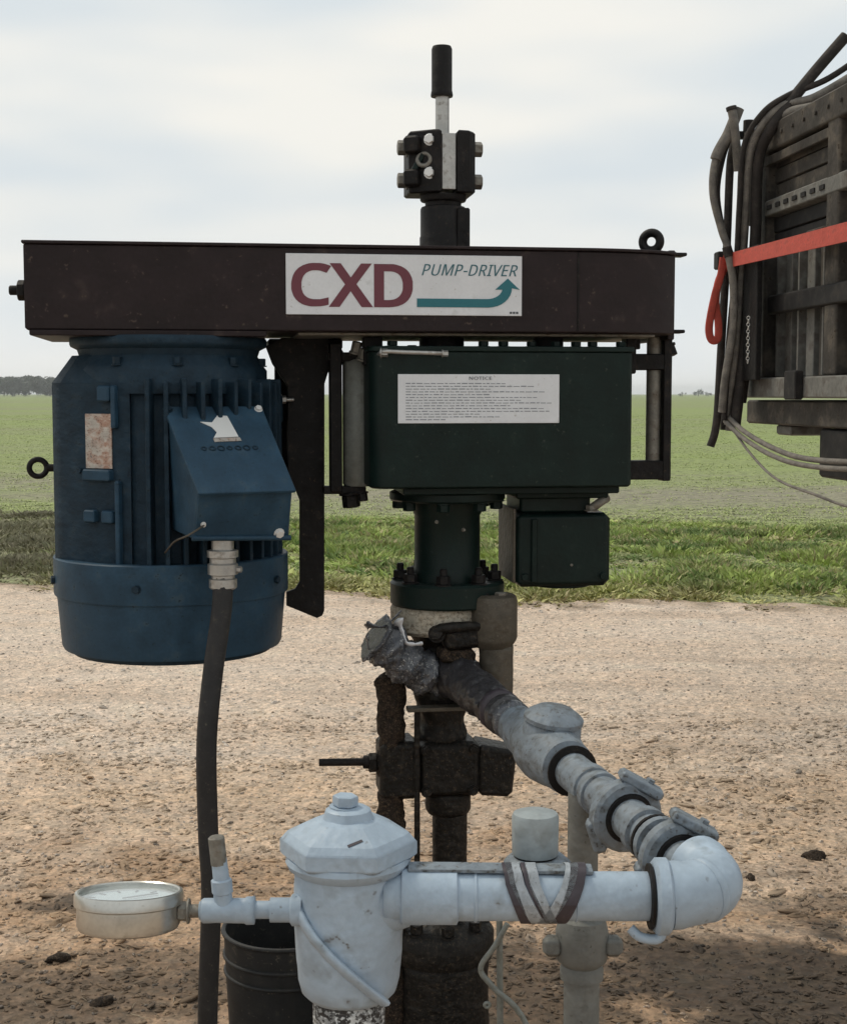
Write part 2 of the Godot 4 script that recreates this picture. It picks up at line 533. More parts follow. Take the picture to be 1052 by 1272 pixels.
func sheet(xs: Array, zs: Array, hf: Callable, cf: Callable) -> ArrayMesh:
	var nx := xs.size(); var nz := zs.size()
	var v := PackedVector3Array(); var nn := PackedVector3Array(); var cc := PackedColorArray(); var ii := PackedInt32Array()
	for z: float in zs:
		for x: float in xs:
			var y: float = hf.call(x, z)
			v.append(Vector3(x, y, z))
			var e := 0.02
			var dx: float = hf.call(x + e, z) - y
			var dz: float = hf.call(x, z + e) - y
			nn.append(Vector3(-dx / e, 1, -dz / e).normalized())
			cc.append(cf.call(x, z))
	for j in nz - 1:
		for i in nx - 1:
			var a := j * nx + i
			# zs run away from the camera
			ii.append_array([a, a + nx, a + 1, a + 1, a + nx, a + nx + 1])
	var arr := []
	arr.resize(Mesh.ARRAY_MAX)
	arr[Mesh.ARRAY_VERTEX] = v; arr[Mesh.ARRAY_NORMAL] = nn; arr[Mesh.ARRAY_COLOR] = cc; arr[Mesh.ARRAY_INDEX] = ii
	var m := ArrayMesh.new()
	m.add_surface_from_arrays(Mesh.PRIMITIVE_TRIANGLES, arr)
	return m

func dark_patch(x: float, z: float) -> float:   # darker patches of ground round the well, with a ragged edge
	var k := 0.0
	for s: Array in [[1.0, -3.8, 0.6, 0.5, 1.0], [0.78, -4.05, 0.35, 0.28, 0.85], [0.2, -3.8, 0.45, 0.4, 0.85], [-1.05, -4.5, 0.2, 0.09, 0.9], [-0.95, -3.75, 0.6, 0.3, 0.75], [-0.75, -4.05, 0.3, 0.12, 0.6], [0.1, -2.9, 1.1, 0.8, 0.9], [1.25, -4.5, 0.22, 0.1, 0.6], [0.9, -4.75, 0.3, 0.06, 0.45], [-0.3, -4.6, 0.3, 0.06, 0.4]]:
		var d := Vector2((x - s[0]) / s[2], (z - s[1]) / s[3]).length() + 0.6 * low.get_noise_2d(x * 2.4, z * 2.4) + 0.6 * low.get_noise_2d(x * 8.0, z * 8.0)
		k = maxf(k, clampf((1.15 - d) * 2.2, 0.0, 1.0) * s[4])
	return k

func gravel_tint(x: float, z: float) -> Color:
	var a := low.get_noise_2d(x * 0.5, z * 1.6)
	var b := low.get_noise_2d(x * 3.0 + 5.0, z * 3.0)
	var c := Color(0.98, 0.945, 0.90).lerp(Color(0.94, 0.855, 0.765), clampf(0.4 + a * 0.9 + b * 0.4, 0, 1))
	# bare brown earth with straw round the well, ragged where it meets the pale packed gravel
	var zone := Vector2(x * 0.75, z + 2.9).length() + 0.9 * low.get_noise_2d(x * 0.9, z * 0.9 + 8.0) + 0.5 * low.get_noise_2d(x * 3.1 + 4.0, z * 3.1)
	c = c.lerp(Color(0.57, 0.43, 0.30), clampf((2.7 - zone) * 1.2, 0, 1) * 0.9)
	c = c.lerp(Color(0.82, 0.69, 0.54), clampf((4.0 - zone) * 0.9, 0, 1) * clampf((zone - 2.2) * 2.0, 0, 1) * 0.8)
	# wheel tracks pressed across the yard and the brown crumbling edge by the grass
	var rut := low.get_noise_2d(x * 0.12 + 70.0, z * 1.7)
	c = c.lerp(Color(0.70, 0.63, 0.56), clampf(rut * 2.2 - 0.15, 0, 1) * 0.6)
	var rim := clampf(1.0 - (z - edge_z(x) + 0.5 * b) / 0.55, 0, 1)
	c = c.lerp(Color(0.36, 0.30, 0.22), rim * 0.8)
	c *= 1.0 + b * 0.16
	c = c.lerp(Color(0.055, 0.046, 0.038), dark_patch(x, z) * 0.92)
	c.a = 1.0
	return c

func make_ground() -> void:
	var xs := []; var zs := []
	var x := -9.0
	while x <= 9.0:
		xs.append(x)
		x += 0.06 if absf(x) < 2.5 else 0.12
	var z := 1.5
	while z > -13.5:
		zs.append(z)
		z -= 0.05 if z > -6.5 and z < -2.4 else 0.1
	var gm := surf(gravel_texture(), 0.92, 0.0, 0.9, normal_tex(15, 0.045, 7.0, FastNoiseLite.TYPE_CELLULAR), 0.7)
	gm.uv1_world_triplanar = true
	gm.vertex_color_use_as_albedo = true
	var hf := func(px: float, pz: float): return gh(px, pz) - clampf((edge_z(px) - pz) * 0.35, 0.0, 0.4)
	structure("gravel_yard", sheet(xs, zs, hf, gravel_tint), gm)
	# field behind, out to the horizon
	var fx := []; var fz := []
	for i in 121: fx.append(signf(i - 60.0) * (pow(absf(i - 60.0) / 60.0, 2.6) * 2600.0 + absf(i - 60.0) * 0.25))
	var d := 11.0
	while d < 3400.0:
		fz.append(-d)
		d *= 1.018
	var fm := surf(field_texture(), 0.95, 0.0, 0.35, normal_tex(17, 0.03, 6.0), 0.8)
	fm.uv1_world_triplanar = true
	fm.vertex_color_use_as_albedo = true
	var fh := func(px: float, pz: float): return -0.03 + (0.03 * low.get_noise_2d(px * 0.3, pz * 0.3) if pz > -60.0 else 0.0)
	structure("field", sheet(fx, fz, fh, field_tint), fm)
	# ground under the camera and to the sides, so that the yard does not float
	var bx := []; var bz := []
	for i in 41: bx.append(-400.0 + i * 20.0)
	for i in 22: bz.append(420.0 - i * 20.6)
	structure("ground", sheet(bx, bz, func(_a, _b): return -0.12, func(_a, _b): return Color(0.62, 0.56, 0.48)), gm)
	scatter_stones()

func gravel_texture() -> ImageTexture:
	var s := 1024
	var a := noise_bytes(s, 301, 0.11, FastNoiseLite.TYPE_CELLULAR)
	var b := noise_bytes(s, 302, 0.05, FastNoiseLite.TYPE_CELLULAR)
	var c := noise_bytes(s, 303, 0.012)
	var e := noise_bytes(s, 304, 0.2, FastNoiseLite.TYPE_SIMPLEX_SMOOTH, 2)
	var d := PackedByteArray()
	d.resize(s * s * 3)
	for i in s * s:
		var p := a[i] / 255.0; var q := b[i] / 255.0; var r := c[i] / 255.0; var t := e[i] / 255.0
		var k := 0.68 + 0.22 * p + 0.10 * (q - 0.5) + 0.20 * (r - 0.5) + 0.22 * (t - 0.5)
		var warm := 0.5 + (q - 0.5) * 0.5 + (r - 0.5) * 0.5
		d[i * 3] = clampi(int(255 * k * 0.93), 0, 255)
		d[i * 3 + 1] = clampi(int(255 * k * lerpf(0.90, 0.85, warm)), 0, 255)
		d[i * 3 + 2] = clampi(int(255 * k * lerpf(0.865, 0.785, warm)), 0, 255)
	return ImageTexture.create_from_image(Image.create_from_data(s, s, false, Image.FORMAT_RGB8, d))

func field_texture() -> ImageTexture:
	return mottled(c8(205, 205, 205), c8(150, 150, 140), c8(250, 250, 240), 0.55, 0.66, 401, 0.3, 0.02)

func field_tint(x: float, z: float) -> Color:
	var dd := -z
	var a := low.get_noise_2d(x * 0.06, z * 0.12)
	var b := low.get_noise_2d(x * 0.5, z * 0.9)
	var green := Color(0.33, 0.42, 0.135)
	var soil := Color(0.34, 0.31, 0.25)
	# patchy stand: bare strips where a track crosses, fuller crop elsewhere
	var bare := clampf(1.0 - absf(dd - 24.0 + a * 5.0) / 8.0, 0, 1) * (0.7 + a) + 0.12 + b * 0.35
	bare += 0.3 * clampf(low.get_noise_2d(x * 0.008, z * 0.03) * 2.0, -0.5, 1.0)
	var c := green.lerp(soil, clampf(bare, 0.0, 0.85))
	return c

func stone_mesh(s: int) -> ArrayMesh:
	var r := RandomNumberGenerator.new()
	r.seed = s
	var q := g()
	var rows := [[0.0, 1.0], [0.8, 0.55], [1.0, -0.1], [0.7, -0.7], [0.0, -0.9]]
	var pts := []
	for row: Array in rows:
		var ring := PackedVector3Array()
		for i in 6:
			var a := TAU * (i + r.randf_range(-0.25, 0.25)) / 6.0
			var k: float = row[0] * r.randf_range(0.75, 1.2)
			ring.append(Vector3(cos(a) * k, row[1] * r.randf_range(0.8, 1.1) * 0.62, sin(a) * k * 0.8))
		pts.append(ring)
	q.grid(pts, false)
	return q.mesh()

func multi(called: String, mesh: Mesh, xf: Array, cols: Array, m: Material, label: String, category: String) -> void:
	var mm := MultiMesh.new()
	mm.transform_format = MultiMesh.TRANSFORM_3D
	mm.use_colors = true
	mm.mesh = mesh
	mm.instance_count = xf.size()
	for i in xf.size():
		mm.set_instance_transform(i, xf[i])
		mm.set_instance_color(i, cols[i])
	var o := MultiMeshInstance3D.new()
	o.name = numbered(called)
	o.multimesh = mm
	o.material_override = m
	add_child(o)
	o.set_meta("kind", "stuff")
	o.set_meta("label", label)
	o.set_meta("category", category)

func scatter_stones() -> void:
	for k in 3:
		var mesh := stone_mesh(900 + k)
		var xf := []; var cols := []
		for i in 11000:
			var z := -2.3 - 9.6 * pow(rng.randf(), 1.25)
			var x := rng.randf_range(-1.0, 1.0) * (1.1 + 0.34 * -z)
			if z < edge_z(x) + 0.1: continue
			var s := 0.003 + 0.007 * pow(rng.randf(), 3.0)
			if rng.randf() < 0.012: s *= 2.2
			var y := gh(x, z)
			xf.append(Transform3D(Basis.from_euler(Vector3(rng.randf_range(-0.5, 0.5), rng.randf() * TAU, rng.randf_range(-0.5, 0.5))) * Basis.from_scale(Vector3(s * rng.randf_range(0.9, 1.6), s, s)), Vector3(x, y + s * 0.15, z)))
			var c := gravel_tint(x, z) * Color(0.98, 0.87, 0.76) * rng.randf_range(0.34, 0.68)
			c = c.lerp(Color(c.v, c.v, c.v), rng.randf() * 0.5)
			if rng.randf() < 0.05: c = c * 0.5
			c.a = 1.0
			cols.append(c)
		multi("gravel_stones", mesh, xf, cols, M.stone, ["pale and dark pebbles lying all over the gravel yard", "flat tan pebbles strewn across the gravel yard", "small brownish stones scattered through the gravel yard"][k], "gravel")
	# crumbs and flakes of earth lying loose nearer the well
	for k in 2:
		var mesh := stone_mesh(930 + k)
		var xf := []; var cols := []
		for i in 15000:
			var z := -2.3 - 5.0 * pow(rng.randf(), 1.1)
			var x := rng.randf_range(-1.0, 1.0) * (1.0 + 0.34 * -z)
			var patch := low.get_noise_2d(x * 1.8, z * 1.8)
			if rng.randf() > 0.6 + patch * 1.4: continue
			var s := (0.004 + 0.010 * pow(rng.randf(), 1.8)) * (1.8 if rng.randf() < 0.05 else 1.0)
			xf.append(Transform3D(Basis.from_euler(Vector3(rng.randf_range(-0.4, 0.4), rng.randf() * TAU, rng.randf_range(-0.4, 0.4))) * Basis.from_scale(Vector3(s * rng.randf_range(1.0, 2.2), s * 0.7, s)), Vector3(x, gh(x, z) + s * 0.1, z)))
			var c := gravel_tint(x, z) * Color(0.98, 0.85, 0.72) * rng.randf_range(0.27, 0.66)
			c.a = 1.0
			cols.append(c)
		multi("earth_crumbs", mesh, xf, cols, M.stone, ["flat brown flakes of loose earth round the well", "rounded brown crumbs of loose earth round the well"][k], "earth")
	# chopped straw and dry stalks trodden into the earth
	var q := g()
	q.tube([Vector3(-1, 0, 0), Vector3(-0.3, 0.12, 0.05), Vector3(0.4, 0.1, -0.04), Vector3(1, 0, 0.06)], [0.07, 0.09, 0.08, 0.05], 4)
	var straw := q.mesh()
	var sx := []; var sc := []
	for i in 9000:
		var z := -2.4 - 5.2 * pow(rng.randf(), 1.3)
		var x := rng.randf_range(-1.0, 1.0) * (1.1 + 0.34 * -z)
		var s := rng.randf_range(0.005, 0.017)
		sx.append(Transform3D(Basis.from_euler(Vector3(rng.randf_range(-0.2, 0.2), rng.randf() * TAU, rng.randf_range(-0.25, 0.25))) * Basis.from_scale(Vector3(s, s * 0.8, s)), Vector3(x, gh(x, z) + 0.002, z)))
		var c := Color(0.50, 0.42, 0.30).lerp(Color(0.2, 0.14, 0.09), pow(rng.randf(), 1.2))
		c = c.lerp(Color(0.075, 0.06, 0.048), dark_patch(x, z) * 0.95)
		sc.append(c)
	multi("dry_straw", straw, sx, sc, M.stone, "short dry straw bits trodden into the brown earth", "straw")
	# single clods that stand out on the yard
	var i := 0
	for p: Array in [[1.36, -4.95, 0.035, "dark rounded clod lying at the end of the pale gravel beside the truck"], [1.09, -4.72, 0.018, ""], [1.3, -4.0, 0.014, ""], [-1.05, -4.05, 0.03, ""], [-1.28, -4.1, 0.022, ""], [-0.86, -3.75, 0.025, ""], [0.85, -5.3, 0.013, ""]]:
		var o := thing("earth_clod", p[3] if p[3] else "dark brown clod of earth on the gravel yard", "clod", Vector3(p[0], gh(p[0], p[1]), p[1]), Transform3D.IDENTITY, "" if p[3] else "dark clods of earth on the yard")
		var k: float = p[2]
		var lp := part(o, "lump", g().lathe(Transform3D(Basis.from_euler(Vector3(0.2, i * 1.3, 0.1)) * Basis.from_scale(Vector3(1.25, 0.8, 0.9)), Vector3(p[0], gh(p[0], p[1]), p[1])), [Vector2(0, -0.5 * k), Vector2(0.7 * k, -0.3 * k), Vector2(k, 0.1 * k), Vector2(0.75 * k, 0.6 * k), Vector2(0.4 * k, 0.85 * k), Vector2(0.002, 0.95 * k)], 16, k * 0.7, 0.7 / k), M.crust)
		lp.name = "lump"
		i += 1

# ---------------------------------------------------------------- grass and trees
func tuft_mesh(s: int, blades: int, spread: float, tall: float, width: float) -> ArrayMesh:
	var r := RandomNumberGenerator.new()
	r.seed = s
	var q := g()
	for b in blades:
		var a := r.randf() * TAU
		var o := Vector3(cos(a), 0, sin(a)) * spread * sqrt(r.randf())
		var lean := Vector3(cos(a + r.randf_range(-0.8, 0.8)), 0, sin(a + r.randf_range(-0.8, 0.8))) * r.randf_range(0.2, 0.9)
		var h := tall * r.randf_range(0.5, 1.0)
		var side := Vector3(-sin(a * 3.0), 0, cos(a * 3.0)) * width * r.randf_range(0.6, 1.2)
		var m1 := o + Vector3(0, h * 0.55, 0) + lean * h * 0.3
		var m2 := o + Vector3(0, h, 0) * r.randf_range(0.75, 1.0) + lean * h * 0.85
		var nn := (side.cross(m2 - o)).normalized()
		if nn.y < 0: nn = -nn
		q.q4(o - side * 0.5, o + side * 0.5, m1 + side * 0.6, m1 - side * 0.6, nn, nn, nn, nn)
		q.t3(m1 - side * 0.6, m1 + side * 0.6, m2, nn, nn, nn)
	return q.mesh()

func make_grass() -> void:
	# verge of rough grass between the yard and the field
	var groups := [[], [], [], []]; var cg := [[], [], [], []]
	for i in 27000:
		var x := rng.randf_range(-8.5, 8.5)
		var e := edge_z(x)
		var t := rng.randf()
		var z := e + 0.25 - 7.4 * t
		var clump := 0.7 * low.get_noise_2d(x * 0.9, z * 0.55) + 0.6 * low.get_noise_2d(x * 3.2, z * 1.4)
		var grey := clampf((-2.9 - x + low.get_noise_2d(x, z) * 0.8) * 1.5, 0, 1)
		if rng.randf() > 0.66 + clump * 1.2 - (0.35 if t < 0.04 else 0.0): continue
		var h := (0.35 + 1.25 * clampf(0.4 + clump * 1.9, 0, 1)) * rng.randf_range(0.7, 1.25)
		h *= 0.35 + 0.65 * clampf(t * 6.0, 0, 1)
		h *= 0.62
		h *= 1.0 - 0.55 * clampf((t - 0.85) * 6.0, 0, 1)
		var c := Color(0.33, 0.43, 0.11).lerp(Color(0.13, 0.21, 0.055), clampf(0.45 - low.get_noise_2d(x * 1.3 + 30.0, z * 0.8) * 2.4 + rng.randf_range(-0.25, 0.25), 0, 1))
		c = c.lerp(Color(0.44, 0.39, 0.17), clampf(1.15 - t * 6.0, 0, 1) * 0.8)
		c = c.lerp(Color(0.36, 0.31, 0.17), pow(rng.randf(), 3.0))
		c = c.lerp(Color(0.19, 0.17, 0.12), grey * 0.85)
		c *= rng.randf_range(0.8, 1.2)
		var k := i % 4
		groups[k].append(Transform3D(Basis(Vector3.UP, rng.randf() * TAU) * Basis.from_scale(Vector3(1.35, h, 1.35) * rng.randf_range(0.7, 1.4)), Vector3(x, -0.03, z)))
		cg[k].append(c)
	var names := ["rough green grass tufts growing along the yard edge", "long leaning blades of the grass verge beyond the gravel", "mixed short green and yellow blades of the verge", "broad dark green weeds standing in the verge"]
	for k in 4:
		multi("verge_grass", tuft_mesh(600 + k, 18, 0.13, 0.10, 0.009 if k < 3 else 0.022), groups[k], cg[k], M.leaf, names[k], "grass")
	# young crop in the field
	var fxx := []; var fcc := []
	for i in 30000:
		var d := 17.5 + 95.0 * pow(rng.randf(), 3.2)
		var x := rng.randf_range(-1.0, 1.0) * (d * 0.33 + 2.0)
		var bare := clampf(1.0 - absf(d - 25.0) / 9.0, 0, 1)
		if rng.randf() < bare * (0.72 + low.get_noise_2d(x * 0.06, -d * 0.12)): continue
		var c := Color(0.27, 0.36, 0.10).lerp(Color(0.34, 0.38, 0.16), rng.randf())
		c *= rng.randf_range(0.75, 1.15)
		var s := 0.42 + d * 0.003
		fxx.append(Transform3D(Basis(Vector3.UP, rng.randf() * TAU) * Basis.from_scale(Vector3(s * 1.5, s * 0.28, s * 1.5)), Vector3(x, -0.03, -d)))
		fcc.append(c)
	multi("young_crop", tuft_mesh(650, 9, 0.13, 0.17, 0.016), fxx, fcc, M.leaf, "short pale green crop covering the flat field", "crop")

func leaf_clump(s: int, faces: int) -> G:
	var r := RandomNumberGenerator.new()
	r.seed = s
	var q := g()
	for i in faces:
		var d := Vector3(r.randfn(), r.randfn(), r.randfn()).normalized() * pow(r.randf(), 0.4)
		var m := Vector3(r.randfn(), r.randfn() + 0.6, r.randfn()).normalized()
		var a := m.cross(Vector3(r.randfn(), r.randfn(), r.randfn())).normalized() * r.randf_range(0.14, 0.3)
		var b := m.cross(a).normalized() * r.randf_range(0.14, 0.3)
		q.t3(d - a, d + b, d + a, m, m, m)
		q.t3(d - a, d + a * 0.4, d - b, m, m, m)
	return q

func make_far_trees() -> void:
	# a long wood on the skyline beyond the left of the field
	var mesh := leaf_clump(71, 70).mesh()
	var xf := []; var cols := []
	for i in 1500:
		var x := -420.0 + 250.0 * rng.randf()
		var z := -880.0 - 30.0 * rng.randf()
		var top := 11.5 + 1.6 * low.get_noise_2d(x * 0.05, 2.0) - 8.0 * clampf((x + 205.0) / 30.0, 0, 1)
		var s := rng.randf_range(1.8, 3.4)
		xf.append(Transform3D(Basis(Vector3.UP, rng.randf() * TAU).scaled(Vector3.ONE * s), Vector3(x, 1.0 + (top - s) * sqrt(rng.randf()), z)))
		cols.append(Color(0.06, 0.075, 0.055) * rng.randf_range(0.7, 1.2))
	multi("distant_wood", mesh, xf, cols, M.leaf, "far blue-grey wood on the skyline beyond the field", "wood")
	# single small trees beyond the right of the field
	var labels := ["widest of the small far trees on the skyline beside the truck", "narrow far tree on the skyline next to the hanging hoses", "low far bush on the skyline seen right of the gearbox bracket", "tiny far bush between the belt guard and the truck on the skyline"]
	var k := 0
	for t: Array in [[168.0, 5.0, 5.2], [181.0, 5.6, 2.6], [158.0, 2.6, 4.5], [174.0, 3.0, 3.2]]:
		var o := thing("far_tree", labels[k], "tree", Vector3(t[0], 0, -890), Transform3D.IDENTITY, "")
		var q := g()
		q.tube([Vector3(t[0], -0.2, -890), Vector3(t[0] + 0.1, t[1] * 0.4, -890), Vector3(t[0], t[1] * 0.7, -890)], [0.28, 0.22, 0.1], 6)
		part(o, "trunk", q, M.bark)
		var cr := g()
		for i in 9:
			var c := leaf_clump(80 + k * 10 + i, 50)
			var at := Vector3(t[0] + rng.randf_range(-0.6, 0.6) * t[2], t[1] * rng.randf_range(0.18, 0.76), -890 + rng.randf_range(-1.5, 1.5))
			var s: float = t[1] * rng.randf_range(0.18, 0.3)
			for j in c.v.size():
				cr.v.append(at + c.v[j] * s)
				cr.n.append(c.n[j])
		part(o, "crown", cr, M.far_leaf)
		k += 1

# ---------------------------------------------------------------- truck
func make_truck() -> void:
	var t := thing("flatbed_truck", "weathered grey flatbed truck side with stakes and hoses, parked on the gravel", "truck", Vector3(1.7, 0, -1.1), TF)
	# side structure, far end at s = 0
	part(t, "deck_rail", g().span(Vector3(-0.05, 1.578, -2.3), Vector3(4.2, 1.685, 0.08), 0.01), M.truck_light)
	for s: float in [0.78, 1.75, 2.7]:
		part(t, "stake_pocket", g().span(Vector3(s - 0.09, 1.57, 0.08), Vector3(s + 0.07, 1.715, 0.125), 0.008), M.truck_dark)
	var fr := g().span(Vector3(-0.2, 1.435, -1.9), Vector3(4.2, 1.565, 0.02), 0.012)
	part(t, "chassis_beam", fr, M.truck)
	part(t, "corner_post", g().span(Vector3(-0.09, 1.685, -0.06), Vector3(0.10, 3.02, 0.03), 0.015), M.truck)
	part(t, "corner_post", g().span(Vector3(0.97, 1.685, -0.06), Vector3(1.13, 3.03, 0.035), 0.015), M.truck)
	part(t, "corner_post", g().span(Vector3(2.35, 1.685, -0.06), Vector3(2.5, 3.03, 0.035), 0.015), M.truck)
	part(t, "top_rail", g().span(Vector3(-0.09, 2.88, -0.05), Vector3(4.2, 3.027, 0.045), 0.015), M.truck)
	part(t, "middle_rail", g().span(Vector3(0.1, 2.545, -0.05), Vector3(4.2, 2.63, 0.04), 0.01), M.truck_light)
	for i in 7:
		part(t, "channel", g().span(Vector3(0.16 + i * 0.125, 2.575, 0.04), Vector3(0.22 + i * 0.125, 2.60, 0.048), 0.003), M.truck_dark)
	# boards of the headboard, one above the other
	for i in 3:
		var y := 2.64 + i * 0.082
		part(t, "board", g().span(Vector3(0.1, y, -0.05), Vector3(4.2, y + 0.076, -0.02 + 0.006 * (i % 2)), 0.006), M.truck)
	for i in 2:
		var y := 2.38 + i * 0.082
		part(t, "board", g().span(Vector3(0.1, y, -0.05), Vector3(4.2, y + 0.076, -0.02 + 0.006 * (i % 2)), 0.006), M.truck_dark)
	for i in 9:
		part(t, "rail_bolt", g().nut(Vector3(0.05 + i * 0.16, 2.955, 0.045), Vector3(0, 0, 1), 0.011, 0.010), M.truck)
	for q: Array in [[0.2, 0.50], [0.52, 0.50], [0.86, 0.5], [1.2, 0.5]]:
		part(t, "angle_iron", g().span(Vector3(q[0], 1.69, -0.09), Vector3(q[0] + 0.02, 2.37, 0.0), 0.004), M.truck_light)
	part(t, "upper_strut", g().box(Vector3(0.52, 2.84, 0.02), Vector3(0.95, 0.05, 0.03), 0.006, Basis(Vector3(0, 0, 1), 0.0)), M.truck)
	# lower bay: dark sheet behind, stakes in front
	part(t, "back_sheet", g().span(Vector3(-0.05, 1.686, -0.14), Vector3(4.2, 2.38, -0.095), 0.006), M.truck_dark)
	part(t, "end_wall", g().span(Vector3(-0.13, 1.60, -2.3), Vector3(-0.092, 2.95, -0.01), 0.006), M.truck_dark)
	for s: Array in [[0.32, 0.06], [0.64, 0.07], [0.80, 0.05], [0.98, 0.06], [1.35, 0.07], [1.75, 0.07], [2.1, 0.06], [2.9, 0.07]]:
		part(t, "stake", g().span(Vector3(s[0] - s[1], 1.685, -0.09), Vector3(s[0] + s[1] * 0.5, 2.37, -0.03), 0.008), M.truck if fmod(s[0], 0.3) > 0.1 else M.truck_light)
	part(t, "rub_rail", g().span(Vector3(0.2, 2.02, 0.0), Vector3(4.2, 2.12, 0.05), 0.012), M.truck_dark)
	part(t, "toolbox", g().span(Vector3(0.86, 1.19, -0.5), Vector3(1.6, 1.43, 0.0), 0.015), M.truck_dark)
	part(t, "marker_bracket", g().span(Vector3(0.18, 1.38, -0.25), Vector3(0.4, 1.435, -0.02), 0.012), M.truck_light)
	part(t, "outrigger_plate", g().span(Vector3(0.14, 1.67, 0.13), Vector3(0.36, 2.375, 0.16), 0.006), M.black)
	part(t, "hose_hanger", g().span(Vector3(-0.06, 2.98, 0.03), Vector3(-0.01, 3.02, 0.17), 0.006), M.truck_dark)
	part(t, "hose_hanger", g().span(Vector3(-0.06, 2.26, 0.03), Vector3(-0.01, 2.30, 0.2), 0.006), M.truck_dark)
	# wheels farther along the side, standing on the gravel
	for s: float in [2.2, 3.3]:
		for zz: float in [-0.42, -2.15]:
			var c := Vector3(s, 0.48, zz)
			var tyre := part(t, "wheel", g().lathe(G.ax(c, Vector3(0, 0, 1)), [Vector2(0.26, -0.1), Vector2(0.44, -0.12), Vector2(0.5, -0.08), Vector2(0.5, 0.08), Vector2(0.44, 0.12), Vector2(0.26, 0.1), Vector2(0.26, -0.1)], 32), M.rubber)
			part(tyre, "rim", g().lathe(G.ax(c, Vector3(0, 0, 1)), [Vector2(0, -0.05), Vector2(0.27, -0.09), Vector2(0.27, 0.09), Vector2(0.1, 0.03), Vector2(0, 0.03)], 24), M.truck_light)
		part(t, "axle", g().cyl(Vector3(s, 0.48, -2.1), Vector3(s, 0.48, -0.45), 0.06), M.truck_dark)
		part(t, "spring_hanger", g().span(Vector3(s - 0.1, 0.5, -0.75), Vector3(s + 0.1, 1.44, -0.62), 0.01), M.truck_dark)
		part(t, "spring_hanger", g().span(Vector3(s - 0.1, 0.5, -1.9), Vector3(s + 0.1, 1.44, -1.78), 0.01), M.truck_dark)
	# chain hanging on the outrigger plate
	var ch := thing("hanging_chain", "short steel chain hanging down the black plate on the truck side", "chain", Vector3(0.21, 1.76, 0.155), TF)
	for i in 14:
		var y := 2.0 - i * 0.0178
		part(ch, "link", g().torus(Vector3(0.25, y, 0.166), Vector3(0, 0, 1) if i % 2 else Vector3(1, 0, 0.6), 0.0085, 0.003, 12, 6), M.steel)
	# red ratchet strap round the side and the hoses
	var st := thing("cargo_strap", "red webbing strap stretched along the truck side and round the hoses", "strap", Vector3(0.4, 2.27, 0.06), TF)
	part(st, "webbing", g().hexa([Vector3(0.0, 2.275, 0.235), Vector3(1.9, 2.28, 0.062), Vector3(0.0, 2.35, 0.235), Vector3(1.9, 2.372, 0.062), Vector3(0.0, 2.275, 0.243), Vector3(1.9, 2.28, 0.070), Vector3(0.0, 2.35, 0.243), Vector3(1.9, 2.372, 0.070)], 0.001), M.strap)
	part(st, "ratchet", g().span(Vector3(-0.05, 2.275, 0.21), Vector3(0.03, 2.37, 0.27), 0.008), M.truck_dark)
	part(st, "buckle", g().box(Vector3(1.0, 2.36, 0.085), Vector3(0.22, 0.05, 0.03), 0.006), M.truck)
	var lp := [Vector3(1.616, 2.33, -7.9), Vector3(1.602, 2.24, -7.89), Vector3(1.572, 2.14, -7.88), Vector3(1.546, 2.02, -7.87), Vector3(1.538, 1.94, -7.87), Vector3(1.553, 1.89, -7.87), Vector3(1.588, 1.90, -7.88), Vector3(1.592, 1.98, -7.89), Vector3(1.578, 2.09, -7.90), Vector3(1.592, 2.2, -7.91), Vector3(1.63, 2.29, -7.9)]
	var lt := thing("strap_tail", "loose red strap end hanging in a loop beside the hoses", "strap", Vector3(1.55, 1.89, -7.87))
	part(lt, "loop", g().tube(smooth(lp), 0.0055, 8, 0.0, 25.0, 4.2), M.strap)
